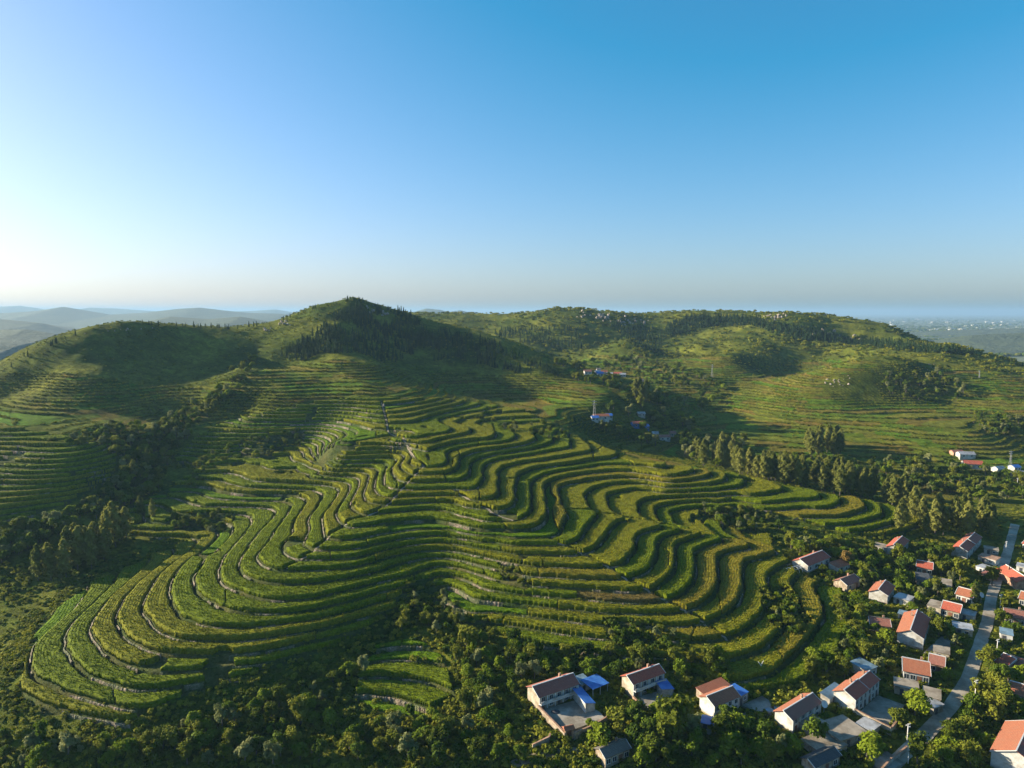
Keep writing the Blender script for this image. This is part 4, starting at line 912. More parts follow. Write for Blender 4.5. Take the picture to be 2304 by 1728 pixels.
def hamlets():
    A=[((1352,944),16,7,3.6,.12,'orange','white','long pale-orange roofed building below the transmission mast'),((1338,946),7,6,3,.1,M_BLUE,'white','blue roofed shed left of the long pale-orange roof'),
    ((1370,941),6,6,3.2,.1,M_BLUE,'white','small blue roofed house right of the long pale-orange roof'),
    ((1436,962),15,7,3.8,.25,'red','blue','red roofed blue-walled house in the wooded middle hamlet'),((1452,966),6,6,3,.2,M_BLUE,'blue','round-topped blue shed right of the red roofed blue-walled house'),
    ((1494,990),11,7,3,.1,'dull','white','faded pink roofed house at the near edge of the middle hamlet'),((1513,981),6,6,3.4,.1,'dull','stone','small domed pink-brown house right of the faded pink roof'),((1474,981),6,6,2.8,0,M_TIN,'grey','pale roofed hut left of the faded pink roof'),
    ((1442,936),8,6,2.6,.1,M_TIN,'grey','grey flat house behind the red roofed blue-walled one'),
    ((2187,1052),15,9,4.0,-.25,'red','white','red and slate roofed house at far right beyond the poplars'),((2172,1030),14,7,3,-.1,M_TIN,'white','long white roofed barn behind the far right red roof'),
    ((2246,1062),8,7,3.2,.2,M_TEAL,'white','white tent-roofed house right of the far right red roof'),((2282,1058),7,6,3,.2,M_BLUE,'white','bright blue roofed shed at the far right edge'),((2290,1070),9,6,3,.1,M_TIN,'cream','pale house below the bright blue shed at far right'),
    ((2152,1022),10,6,2.8,0,'dull','brick','brownish long shed upper left of the white barn at far right')]
    for a in A: small_house(*a)
    F=[((1322,843),9,7,'dull','white','leftmost grey-pink house of the distant hamlet'),((1345,842),9,7,M_TEAL,'white','blue-grey roofed house of the distant hamlet, second from left'),((1350,846),8,7,M_BLUE,'white','blue roofed house at the front of the distant hamlet'),((1359,843),10,8,'orange','white','orange roofed house in the middle of the distant hamlet'),
    ((1372,846),9,7,M_TIN,'white','white roofed house right of the orange one in the distant hamlet'),((1390,845),12,8,'red','white','wide crimson roofed house in the distant hamlet'),((1401,848),9,7,M_TIN,'white','white walled house at the right end of the distant hamlet'),((1442,862),6,9,'grey','cream','tall cream house right of the distant hamlet among poplars'),((1347,836),7,6,'grey','white','small grey house at the back of the distant hamlet')]
    for px,L,D,ro,wa,l in F: small_house(px,L,D,3.6,random.uniform(-.2,.3),ro,wa,l,'houses of the distant hamlet')
    # lattice masts
    for (px,h,l) in (((1337,943),13.5,'brown lattice mast standing behind the pale-orange roof'),((1602,848),12.5,'pale twin-headed power pylon on the valley fields'),((2203,852),6.5,'white pole on the right hillside'),((2273,1047),8.5,'white H-shaped power pole above the far right houses')):
        p=hits([px])[0]; z=float(ground(p[0],p[1])[0]); r=empty('power_pylon',(p[0],p[1],z)); tag(r,l,'pylon'); m=MB(); w=h*.07
        for sx_,sy_ in ((-1,-1),(1,-1),(1,1),(-1,1)): MB().tube((sx_*w,sy_*w,-1),(sx_*w*.2,sy_*w*.2,h),.08,.05,5).build('leg',M_METAL,r)
        b=MB()
        for i in range(6):
            z0=h*i/6; z1=h*(i+1)/6; q0=w*(1-.8*i/6); q1=w*(1-.8*(i+1)/6); b.tube((-q0,-q0,z0),(q1,-q1,z1),.04,.04,4).tube((q0,q0,z0),(-q1,q1,z1),.04,.04,4)
        b.build('lattice',M_METAL,r)
        for q in (.78,.92): MB().box(-h*.13,h*.13,-.15,.15,h*q,h*q+.3).build('cross_arm',M_METAL,r)
    # small cairn on the crest path
    p=hits([(864,915)])[0]; z=float(ground(p[0],p[1])[0]); m=bmesh.new(); o=rock_mesh(.8,5); ob=link(bpy.data.objects.new('cairn',o)); ob.location=(p[0],p[1],z+.9); ob.scale=(.9,.9,1.7); tag(ob,'tall pale cairn on the crest path of the terraced ridge','cairn'); m.free()
def rock_mesh(r,seed,n=2):
    bm=bmesh.new(); bmesh.ops.create_icosphere(bm,subdivisions=n,radius=r); rr=random.Random(seed)
    for v in bm.verts:
        d=v.co.normalized(); v.co*= .75+.5*float(fbm(np.array([d.x*1.7+seed]),np.array([d.y*1.7+d.z*2.1]),seed,3)[0])
    me=bpy.data.meshes.new('rock'); bm.to_mesh(me); bm.free(); me.materials.append(M_ROCK); return me
# ------------------------------------------------------------------ vegetation
def leaf_quads(P,N,size,rng,jit=.55,asp=.75):
    n=len(P); N=N+jit*rng.normal(size=(n,3)); N/=np.linalg.norm(N,axis=1)[:,None]+1e-9
    R_=rng.normal(size=(n,3)); U=np.cross(N,R_); U/=np.linalg.norm(U,axis=1)[:,None]+1e-9; V=np.cross(N,U)
    s=(np.asarray(size)*(.7+.6*rng.random(n)))[:,None]*.5
    c=np.stack([P-U*s-V*s*asp,P+U*s-V*s*asp*.6,P+U*s*1.1+V*s*asp,P-U*s*.8+V*s*asp*.9],1)
    return c.reshape(-1,3),np.arange(4*n).reshape(-1,4)
def sph(n,rng):
    v=rng.normal(size=(n,3)); return v/np.linalg.norm(v,axis=1)[:,None]
def broadleaf(seed,H,Wd,nblob,per,leaf,m):
    """tapered trunk, limbs reaching into clumps, and a crown of separate leaf clumps"""
    rng=np.random.default_rng(seed); cz=H*.60; blobs=[]
    for i in range(nblob):
        d=sph(1,rng)[0]; rr=rng.random()**.4; c=np.array([d[0]*Wd*.36*rr,d[1]*Wd*.36*rr,cz+d[2]*H*.26*rr]); blobs.append((c,Wd*(.13+.13*rng.random())))
    P=[];N=[]
    for c,r in blobs:
        d=sph(per,rng); rad=r*(.55+.5*rng.random(per)**.6)*(.85+.3*np.sin(5*d[:,0]+seed)*np.cos(4*d[:,1]))
        q=c+d*rad[:,None]*np.array([1,1,.85]); k=(d[:,2]>-.75); P.append(q[k]); N.append(d[k]*.8+np.array([0,0,.35]))
    cv,cf=leaf_quads(np.concatenate(P),np.concatenate(N),leaf,rng); crown=npmesh('crown',cv,cf,[m])
    t=MB(); r0=H*.028; t.tube((0,0,-.6),(0,0,H*.32),r0*1.25,r0*.85,7); t.tube((0,0,H*.32),(rng.normal()*.1,rng.normal()*.1,H*.62),r0*.85,r0*.4,6)
    for c,r in blobs[:5]: t.tube((0,0,H*(.25+.15*rng.random())),tuple(c),r0*.5,r0*.15,5)
    me=bpy.data.meshes.new('trunk'); me.from_pydata(t.v,[],t.f); me.materials.append(M_BARK); return crown,me
def poplar(seed,H,Wd,n,leaf,m):
    rng=np.random.default_rng(seed); u=rng.random(n)**.8; z=H*(.14+.86*u); prof=np.where(u<.25,.55+1.8*u,1-.82*((u-.25)/.75)**2.4); a=rng.random(n)*6.283
    lob=.72+.35*np.sin(a*3+z*1.3+seed)+.2*np.sin(a*5-z*2.1); r=Wd*.5*np.clip(prof,.05,1)*np.clip(lob,.3,1.15)*(.5+.55*rng.random(n)**.5)
    P=np.stack([r*np.cos(a),r*np.sin(a),z],1); N=np.stack([np.cos(a),np.sin(a),.45+0*a],1); cv,cf=leaf_quads(P,N,leaf,rng,.6); crown=npmesh('crown',cv,cf,[m])
    t=MB(); t.tube((0,0,-.6),(0,0,H*.5),H*.014,H*.009,6); t.tube((0,0,H*.5),(0,0,H*.95),H*.009,H*.002,5)
    for i in range(7): q=H*(.2+.09*i); an=i*2.4; t.tube((0,0,q),(math.cos(an)*Wd*.3,math.sin(an)*Wd*.3,q+H*.1),H*.004,H*.001,4)
    me=bpy.data.meshes.new('trunk'); me.from_pydata(t.v,[],t.f); me.materials.append(M_BARK); return crown,me
def conifer(seed,H,Wd,n,m):
    rng=np.random.default_rng(seed); u=rng.random(n)**1.25; z=H*(.10+.9*u); lay=.75+.25*np.sin(z/H*34); a=rng.random(n)*6.283; r=Wd*.5*(1-u)**.85*lay*(.45+.6*rng.random(n)**.5)*(.85+.25*np.sin(a*3+seed))
    P=np.stack([r*np.cos(a),r*np.sin(a),z],1); N=np.stack([np.cos(a),np.sin(a),.7+0*a],1); cv,cf=leaf_quads(P,N,.55,rng,.5,.5); crown=npmesh('crown',cv,cf,[m])
    t=MB(); t.tube((0,0,-.5),(0,0,H*.9),H*.02,H*.004,5); me=bpy.data.meshes.new('trunk'); me.from_pydata(t.v,[],t.f); me.materials.append(M_BARK); return crown,me
def joined(name,a,b):
    me=bpy.data.meshes.new(name); bm=bmesh.new(); bm.from_mesh(a); k=len(bm.faces); bm.from_mesh(b); bm.faces.ensure_lookup_table()
    for f in bm.faces[k:]: f.material_index=1
    bm.to_mesh(me); bm.free(); me.materials.append(a.materials[0]); me.materials.append(b.materials[0]); return me
def bushmesh(seed,H,Wd,n,leaf,m):
    rng=np.random.default_rng(seed); nb=5; P=[];N=[]
    for i in range(nb):
        c=np.array([rng.normal()*Wd*.2,rng.normal()*Wd*.2,H*(.35+.2*rng.random())]); r=Wd*(.2+.12*rng.random()); d=sph(n//nb,rng); d=d[d[:,2]>-.5]; P.append(c+d*(r*(.6+.45*rng.random(len(d))))[:,None]*np.array([1,1,H/Wd*1.1])); N.append(d+np.array([0,0,.4]))
    cv,cf=leaf_quads(np.concatenate(P),np.concatenate(N),leaf,rng); return npmesh('bush',cv,cf,[m])
TREES={}
def protos():
    TREES['broad']=[broadleaf(11,7.0,6.4,13,150,.50,M_LEAF[0]),broadleaf(12,8.0,6.6,15,150,.52,M_LEAF[1]),broadleaf(13,6.2,6.4,12,150,.48,M_LEAF[2]),broadleaf(14,7.4,5.6,11,160,.50,M_LEAF[0]),broadleaf(15,6.6,6.8,13,150,.50,M_LEAF[1]),broadleaf(17,8.2,5.4,12,150,.5,M_PALE),broadleaf(18,5.6,7.0,12,150,.5,M_LEAF[2])]
    TREES['poplar']=[poplar(21,15,5.0,1700,.64,M_POPLAR),poplar(22,16,5.6,1800,.64,M_POPLAR),poplar(23,13,4.6,1500,.6,M_POPLAR)]
    TREES['conifer']=[conifer(31,5,2.4,190,M_CONIFER),conifer(32,5.6,2.7,200,M_CONIFER),conifer(33,4.4,2.6,180,M_CONIFER)]
    TREES['rusty']=[broadleaf(16,6.5,6.6,12,150,.5,M_AUTUMN)]
def ptsin(poly,n,seed):
    rng=np.random.default_rng(seed); xs=[p[0] for p in poly]; ys=[p[1] for p in poly]; out=[]
    while len(out)<n:
        q=np.stack([rng.uniform(min(xs),max(xs),n*3),rng.uniform(min(ys),max(ys),n*3)],1); out+=list(q[inpoly(q[:,0],q[:,1],poly)])
    h=hits(np.array(out[:n])); return h[~np.isnan(h[:,0])]
def clear_of(P,pad=1.2,road=3.2):
    ok=np.ones(len(P),bool)
    for f in FOOT:
        if f[0]=='poly': ok&=~inpoly(P[:,0],P[:,1],[tuple(q) for q in f[1]]); continue
        x,y,L,D,yaw=f; dx=P[:,0]-x; dy=P[:,1]-y; u=dx*math.cos(yaw)+dy*math.sin(yaw); v=-dx*math.sin(yaw)+dy*math.cos(yaw); ok&=~((u>-pad)&(u<L+pad)&(v>-pad)&(v<D+pad))
    ok&=seg_dist(P[:,0],P[:,1],ROAD)>road
    return ok
def thin(P,dmin):
    keep=[]
    for p in P:
        if all((p[0]-q[0])**2+(p[1]-q[1])**2>dmin*dmin for q in keep): keep.append(p)
    return np.array(keep)
NAMES={'broad':'broadleaf_tree','poplar':'poplar_tree','conifer':'conifer_tree','rusty':'broadleaf_tree'}
def plant(kind,x,y,s,label,group,parts=True,var=None,sz=1.0):
    z=float(ground(x,y)[0]); pr=TREES[kind]; cr,tr=pr[random.randrange(len(pr)) if var is None else var]; yaw=random.uniform(0,6.28)
    if parts:
        r=empty(NAMES[kind],(x,y,z),yaw); r.scale=(s*random.uniform(.85,1.15),s*random.uniform(.85,1.15),s*sz*random.uniform(.88,1.1)); r.rotation_euler=(random.uniform(-.05,.05),random.uniform(-.05,.05),yaw); link(bpy.data.objects.new('crown',cr),r); link(bpy.data.objects.new('trunk',tr),r)
    else:
        key=(cr.name,'j'); 
        if key not in TREES: TREES[key]=joined(NAMES[kind],cr,tr)
        r=link(bpy.data.objects.new(NAMES[kind],TREES[key])); r.location=(x,y,z); r.rotation_euler=(0,0,yaw); r.scale=(s*random.uniform(.9,1.1),s*random.uniform(.9,1.1),s*sz)
    tag(r,label,'tree',group); return r
def scatter(name,P,scale,meshes,label,yawseed=1):
    """stuff nobody could count: one object, plants set out on its points"""
    n=len(P); me=bpy.data.meshes.new(name); me.vertices.add(n); me.vertices.foreach_set('co',np.asarray(P,np.float32).ravel()); rng=np.random.default_rng(yawseed)
    for nm,dat,ty in (('sc',np.asarray(scale,np.float32),'FLOAT'),('yaw',(rng.random(n)*6.283).astype(np.float32),'FLOAT')):
        a=me.attributes.new(nm,ty,'POINT'); a.data.foreach_set('value',dat)
    a=me.attributes.new('pid','INT','POINT'); a.data.foreach_set('value',rng.integers(0,len(meshes),n).astype(np.int32))
    o=link(bpy.data.objects.new(name,me)); g=bpy.data.node_groups.new(name,'GeometryNodeTree'); g.interface.new_socket('Geometry',in_out='INPUT',socket_type='NodeSocketGeometry'); g.interface.new_socket('Geometry',in_out='OUTPUT',socket_type='NodeSocketGeometry')
    N=g.nodes; gi=N.new('NodeGroupInput'); go=N.new('NodeGroupOutput'); iop=N.new('GeometryNodeInstanceOnPoints'); jn=N.new('GeometryNodeGeometryToInstance')
    for m in reversed(meshes):
        src=bpy.data.objects.new(name+'_form',m); oi=N.new('GeometryNodeObjectInfo'); oi.inputs['Object'].default_value=src; g.links.new(oi.outputs['Geometry'],jn.inputs[0])
    def at(nm,ty):
        q=N.new('GeometryNodeInputNamedAttribute'); q.data_type=ty; q.inputs[0].default_value=nm; return q.outputs['Attribute']
    cx=N.new('ShaderNodeCombineXYZ'); g.links.new(at('yaw','FLOAT'),cx.inputs[2]); 
    mtp=N.new('GeometryNodeMeshToPoints'); g.links.new(gi.outputs[0],mtp.inputs[0]); g.links.new(mtp.outputs[0],iop.inputs['Points']); g.links.new(jn.outputs[0],iop.inputs['Instance']); iop.inputs['Pick Instance'].default_value=True
    g.links.new(at('pid','INT'),iop.inputs['Instance Index']); g.links.new(cx.outputs[0],iop.inputs['Rotation']); g.links.new(at('sc','FLOAT'),iop.inputs['Scale']); g.links.new(iop.outputs[0],go.inputs[0])
    md=o.modifiers.new('plants','NODES'); md.node_group=g; tag(o,label,None,None,'stuff'); return o
def on_ground(P): P=np.array(P); P[:,2]=ground(P[:,0],P[:,1]); return P
B='broad'; TONE=('dark green','olive','fresh green','slim dark','broad olive','pale grey-green','low spreading')
GROVES=[ # outline in the photo, number, size range, label, group
([(0,1660),(300,1675),(420,1640),(520,1605),(640,1565),(780,1515),(840,1510),(800,1570),(640,1650),(560,1728),(0,1728)],85,(.35,.95),'leafy tree in the dense wood at the lower left, below the near spur','trees of the lower left wood'),
([(560,1728),(700,1630),(860,1610),(1100,1600),(1190,1728)],46,(.35,.95),'leafy tree of the thicket at the bottom, left of the courtyard','trees of the bottom thicket'),
([(1000,1400),(1100,1440),(1330,1480),(1330,1520),(1180,1560),(1110,1600),(1050,1560),(1010,1470)],46,(.4,.8),'leafy tree between the lowest terraces and the brown-roofed house','trees above the brown-roofed house'),
([(1320,1480),(1640,1485),(1640,1545),(1500,1545),(1320,1530)],40,(.45,.8),'leafy tree behind the bright red roof, below the terraces','trees behind the bright red roof'),
([(1380,1640),(1480,1600),(1570,1620),(1600,1690),(1560,1728),(1440,1728),(1330,1690)],22,(.7,1.15),'big leafy tree among the houses at the bottom, right of the dirt track','trees right of the dirt track'),
([(1620,1640),(1740,1650),(1800,1728),(1580,1728)],20,(.6,1.0),'leafy tree in the dark clump left of the slate roof','trees left of the slate roof'),
([(1770,1222),(1900,1222),(1990,1228),(2130,1238),(2140,1300),(2010,1335),(1850,1315),(1770,1255)],85,(.5,.95),'leafy tree in the village wood around the upper red roofs','trees of the upper village wood'),
([(1880,1340),(1960,1380),(2015,1470),(2010,1520),(1900,1530),(1800,1530),(1840,1470),(1890,1470)],60,(.45,.9),'leafy tree in the grove left of the sun-and-shade coloured roof','trees left of the two-coloured roof'),
([(2030,1320),(2200,1290),(2215,1400),(2140,1450),(2060,1420)],30,(.5,.9),'leafy tree between the mid-village houses and the road','trees between mid village and road'),
([(2210,1490),(2304,1540),(2304,1610),(2180,1650),(2160,1600)],34,(.6,1.0),'leafy tree in the orchard right of the road','trees of the orchard right of the road'),
([(2060,1700),(2190,1640),(2235,1728),(2050,1728)],16,(.6,1.05),'leafy tree in the clump at the bottom right of the road','trees right of the lower road'),
([(2240,1290),(2304,1300),(2304,1470),(2250,1470)],18,(.45,.8),'leafy tree among houses at the right edge','trees at the right edge'),
([(2120,1550),(2165,1480),(2185,1420),(2150,1440),(2100,1500)],16,(.4,.75),'leafy tree on the left bank of the road','trees on the left bank of the road'),
]
FARW=[ # woodland masses too far to tell the trees apart
([(0,1200),(130,1170),(240,1110),(300,1050),(350,960),(480,890),(560,800),(590,800),(540,880),(440,960),(380,1050),(350,1110),(290,1140),(190,1180),(60,1240),(0,1270)],380,(.45,.9)),
([(1330,935),(1480,895),(1560,950),(1570,1010),(1440,1005),(1400,985),(1330,965)],90,(.7,1.2)),
([(1500,985),(1680,1000),(1720,1060),(1560,1050)],70,(.6,1.1)),
([(1700,1030),(2000,1040),(2150,1035),(2304,1080),(2304,1135),(2100,1120),(1900,1090)],190,(.6,1.1)),
([(1240,815),(1480,805),(1640,880),(1580,930),(1450,885),(1300,862)],150,(.7,1.2)),
([(1980,850),(2120,830),(2200,890),(2080,915),(2000,890)],70,(.5,1.0)),
([(2180,930),(2304,950),(2304,985),(2200,975)],40,(.6,1.0)),
([(560,990),(690,970),(680,1005),(580,1035),(480,1060),(430,1110),(400,1110),(440,1040)],60,(.35,.6)),
([(390,1160),(515,1155),(520,1205),(390,1205)],22,(.4,.6)),
([(1565,1145),(1640,1146),(1720,1162),(1800,1195),(1740,1205),(1640,1192)],46,(.35,.7)),
([(915,1345),(980,1335),(1060,1402),(980,1435),(880,1415)],24,(.3,.6)),
([(1000,940),(1250,960),(1300,1000),(1180,985),(1060,960)],40,(.35,.7)),
([(100,1000),(250,960),(330,960),(280,1060),(240,1010)],60,(.5,.9)),
([(1360,1400),(1440,1408),(1500,1420),(1560,1490),(1370,1475)],34,(.3,.55)),
([(1740,1330),(1830,1400),(1790,1450),(1740,1420)],14,(.4,.6)),
]
def vegetation():
    protos(); cnt=0
    extra=[]
    allp=[]
    for gi,(poly,n,(s0,s1),lab,grp) in enumerate(GROVES):
        P=ptsin(poly,int(n*1.6),100+gi); P=P[clear_of(P,1.6)]; P=thin(P,2.4)[:n]
        sx_,sy_=proj(P[:,0],P[:,1],P[:,2]); q1,q2=np.quantile(sx_,[.33,.67]); w1,w2=np.quantile(sy_,[.33,.67])
        for p,u_,v_ in zip(P,sx_,sy_):
            sc_=random.uniform(s0,s1); var=random.choice((0,1,2,3,4,5,6,1,2,6)); size='large' if sc_>s0+.7*(s1-s0) else 'small' if sc_<s0+.3*(s1-s0) else 'mid-sized'
            where=('left','middle','right')[int(u_>q1)+int(u_>q2)]; dep=('back','centre','front')[int(v_>w1)+int(v_>w2)]
            allp.append((p,sc_,f"{size} {TONE[var]} tree, {dep} {where} of the {grp.replace('trees of the ','').replace('trees ','trees ')}",grp,var))
    allp.sort(key=lambda q:-q[1]/np.hypot(q[0][0],q[0][1]))
    for p,s,lab,grp,var in allp[:285]: plant(B,p[0],p[1],s,lab,grp,True,var)
    for p,s,lab,grp,var in allp[285:]: extra.append((p,s))
    # single trees the photo shows by themselves
    for (px,s,k,v,lab) in (((1512,1690),1.55,B,1,'largest bushy tree, crown rising between the two middle house yards'),((2058,1612),1.15,B,2,'round bushy tree inside the yard of the tall white gable'),((2020,1640),.85,B,4,'smaller bushy tree left of the pale street pole'),
        ((1950,1712),1.1,B,2,'bright bushy tree at the bottom, left of the road bend'),((1905,1275),1.0,'rusty',0,'rusty brown tree beside the long red roof'),((2192,1362),1.05,'poplar',2,'slim dense tree beside the road near the white dish'),((2232,1318),.95,B,1,'pale rounded tree on the roadside above the bend'),
        ((2160,1310),1.0,B,1,'broad tree right of the grey-tan flat roof'),((1775,1412),.75,B,4,'pale bushy tree at the lower end of the short corn strips'),((1835,1670),.9,B,0,'dark tree in front of the white-pillared house'),((940,1500),.6,'conifer',1,'small pointed tree above the bright green hollow field'),((1050,1465),.95,B,1,'tall pale tree at the foot of the middle hollow'),((1345,1650),.6,B,2,'small tree with pale blossom by the front courtyard wall'),((1322,1632),.35,B,2,'small round tree inside the paved yard')):
        p=hits([px])[0]; plant(k,p[0],p[1],s if k!='poplar' else s*.55,lab,None,True,v,1.15 if v==1 else 1.0)
    # poplars
    def pops(P,lab,grp,s0,s1,parts=True):
        P=sorted([p for p in P if not np.isnan(p[0])],key=lambda p:p[0]/p[1])
        for i,p in enumerate(P): plant('poplar',p[0],p[1],random.uniform(s0,s1),f"{'leftmost' if i==0 else 'rightmost' if i==len(P)-1 else ordn(i)+' from the left,'} {lab}",grp,parts)
    pops(thin(ptsin([(75,1300),(150,1285),(150,1312),(90,1320)],14,201),2.6)[:5],'poplar of the small near clump at left','poplars of the small left clump',.9,1.1)
    pops(thin(ptsin([(150,1270),(285,1205),(292,1225),(200,1285),(160,1290)],60,202),2.6)[:15],'poplar in the row beside the left gully','poplars beside the left gully',.95,1.25)
    pops(hits([(332,1050),(318,1160),(300,1075),(345,1170)]),'lone slim poplar in the left gully','single poplars in the left gully',.55,.8)
    xs=np.linspace(1665,2115,46); cr=np.interp(xs,[1640,1770,1990,2120],[1066,1097,1139,1192]); H0=hits(np.stack([xs,cr+4],1)); H0[:,1]+=RNG.uniform(12,34,len(H0)); H0[:,0]+=RNG.uniform(-3,3,len(H0))+H0[:,1]*.01
    pops(H0,'poplar of the long row behind the right spur','poplars behind the right spur',.8,1.1)
    H1=hits(np.stack([np.linspace(1700,2060,30),np.interp(np.linspace(1700,2060,30),[1640,1770,1990,2120],[1066,1097,1139,1192])+2],1)); H1[:,1]+=RNG.uniform(36,64,len(H1)); H1[:,0]+=RNG.uniform(-3,3,30)+6
    pops(H1,'poplar of the rear row behind the right spur','second row of poplars behind the right spur',.75,1.05,False)
    pops(thin(ptsin([(2010,1160),(2235,1172),(2240,1212),(2020,1206)],60,203),3.2)[:26],'poplar of the belt above the village road','poplars above the village road',.75,1.0)
    pops(thin(ptsin([(1560,1025),(1660,1020),(1670,1050),(1560,1052)],40,204),3)[:16],'poplar of the dark valley block','poplars of the valley block',.8,1.05,False)
    pops(thin(ptsin([(1800,1005),(1890,1000),(1900,1035),(1815,1035)],40,205),3)[:14],'poplar of the greyish valley clump','poplars of the grey valley clump',.9,1.2,False)
    pops(thin(ptsin([(1410,895),(1455,890),(1460,905),(1415,908)],20,206),3)[:7],'poplar of the clump behind the middle hamlet','poplars behind the middle hamlet',.9,1.2,False)
    # conifers of the main hill: the nearest as trees, the rest as one wood
    forest=[(630,800),(690,765),(755,712),(800,690),(900,700),(980,742),(1110,775),(1262,846),(1190,846),(1040,812),(900,815),(760,815),(650,812)]
    P=on_ground(ptsin(forest,1350,301)); dens=fbm(P[:,0]/25,P[:,1]/25,131,3); P=P[dens>.38]; P=P[np.argsort(np.hypot(P[:,0],P[:,1]))]
    for p in P[:230]: plant('conifer',p[0],p[1],random.uniform(.75,1.25),'dark young conifer in the wood on the flank of the central hill','conifers on the central hill',False)
    Q=list(P[230:])
    belt=[(1490,765),(1600,735),(1690,735),(1800,770),(1960,785),(2100,803),(2215,808),(2120,790),(1960,762),(1800,748),(1690,718),(1560,712),(1500,735)]
    Q+=list(on_ground(ptsin(belt,1500,302))); Q+=list(on_ground(ptsin([(1150,735),(1300,745),(1320,790),(1200,780),(1100,760)],160,303)))
    Q+=list(on_ground(ptsin([(1350,720),(1500,745),(1480,800),(1440,790)],220,304)))
    cl=[joined('conifer',*t) for t in TREES['conifer']]; Q=np.array(Q); scatter('conifer_wood',Q,RNG.uniform(.7,1.35,len(Q))*(1+.2*(Q[:,1]>800)),cl,'dark conifer wood on the central hill and along the far ridge')
    # single conifers along the skylines
    sk=[(x,np.interp(x,[0,60,130,200,280,420,520,620,700,795,880,960],[840,801,770,742,726,736,737,726,694,672,693,736])+3) for x in np.r_[RNG.uniform(20,180,10),RNG.uniform(310,520,24),RNG.uniform(520,690,8),RNG.uniform(690,900,24)]]
    S_=hits(np.array(sk)); S_=S_[~np.isnan(S_[:,0])]
    for p in S_: plant('conifer',p[0],p[1],random.uniform(.5,1.0),'small dark conifer on the skyline of the left and central hills','conifers on the skyline',False)
    # woodland masses
    bl=[joined('broadleaf',*t) for t in TREES['broad']]
    Wp=[];Ws=[]
    for gi,(poly,n,(s0,s1)) in enumerate(FARW):
        P=ptsin(poly,n,400+gi); P=P[clear_of(P,1.5 if np.median(np.hypot(P[:,0],P[:,1]))<420 else 5.5)]; Wp+=list(P); Ws+=list(RNG.uniform(s0,s1,len(P)))
    for p,s in extra: Wp.append(p); Ws.append(s)
    Wp=on_ground(Wp); scatter('woodland',Wp,np.array(Ws),bl,'dense dark green woodland filling the gullies and hamlet groves',3)
    # scrub over the open slopes
    bm_=[bushmesh(41+i,1.5,2.2,110,.42,M_SCRUB if i%3 else M_LEAF[(i//2)%3]) for i in range(6)]
    n=120000; th=np.radians(RNG.uniform(-47,47,n)); r=125*np.exp(RNG.random(n)*math.log(1250/125)); x=r*np.sin(th); y=r*np.cos(th)
    zb,k,dlo,dhi,corn,spur,low,z,g=terr_raw(x,y); sx,sy=proj(x,y,zb); fld=corn|spur
    den=smooth(.40,.62,fbm(x/22,y/22,141,3)+.12*smooth(.15,.5,g))
    bank=low&(dlo<1.3); rr_=np.hypot(x,y); prob=np.where(low,np.where(bank,.75,.04+.20*den),.25+.70*den); prob=np.where((rr_<270)&~low,np.maximum(prob,.6),prob)*.62; vil=inpoly(sx,sy,P_VILLAGE); prob=np.where(vil,.55,prob)
    slope_l=inpoly(sx,sy,[(0,1560),(40,1400),(200,1290),(340,1235),(440,1225),(330,1290),(150,1380),(60,1500)]); prob=np.where(slope_l,.9,prob); fgp=.55; fg=inpoly(sx,sy,[(0,1660),(330,1650),(460,1600),(640,1548),(830,1462),(900,1425),(1080,1405),(1350,1480),(1200,1560),(1190,1728),(0,1728)]); prob=np.where(fg,fgp,prob)
    wild=np.zeros(n,bool)
    for pl in P_WILD: wild|=inpoly(sx,sy,pl)
    edge=fld&((dlo<.5)|(dhi<.55)); prob=np.where(fld,np.where(wild,.8,np.where(edge,.38,0)),prob)
    green=inpoly(sx,sy,[(850,1450),(930,1445),(1010,1480),(1020,1560),(930,1610),(830,1600),(800,1560)])|inpoly(sx,sy,[(600,1700),(720,1660),(790,1700),(760,1728),(600,1728)]); prob=np.where(green,.06,prob)
    P=np.stack([x,y,z],1); ok=(RNG.random(n)<prob)&clear_of(P,.6,2.9)
    for pl in LANES: ok&=seg_dist(x,y,pl)>1.0
    sc=RNG.uniform(.45,1.25,n)*np.where(edge,.38,1)*np.where(low,np.where(bank,.62,.8),1)*(1+1.3*smooth(600,900,rr_))*(1-.35*smooth(300,420,rr_)*(1-smooth(560,760,rr_))); P=P[ok]; sc=sc[ok]; print('scrub',len(P)); scatter('scrub',P,sc,bm_,'scrub and tall weeds covering the open slopes and terrace banks',5)
    n=420000; th=np.radians(RNG.uniform(-46,46,n)); r=370*np.exp(RNG.random(n)*math.log(830/370)); x=r*np.sin(th); y=r*np.cos(th)
    zb,k,dlo,dhi,corn,spur,low,z,g=terr_raw(x,y); ok=low&(dlo<np.minimum(1.2,.3*(dlo+dhi)))&(fbm(x/25,y/25,145,2)>.36); P=np.stack([x,y,z],1)[ok]; P=P[clear_of(P,.6,2.5)]; print('banks',len(P)); scatter('terrace_bank_weeds',P,RNG.uniform(.28,.72,len(P)),bm_,'lines of weeds and low bushes along the old terrace banks',6)
    rocks()
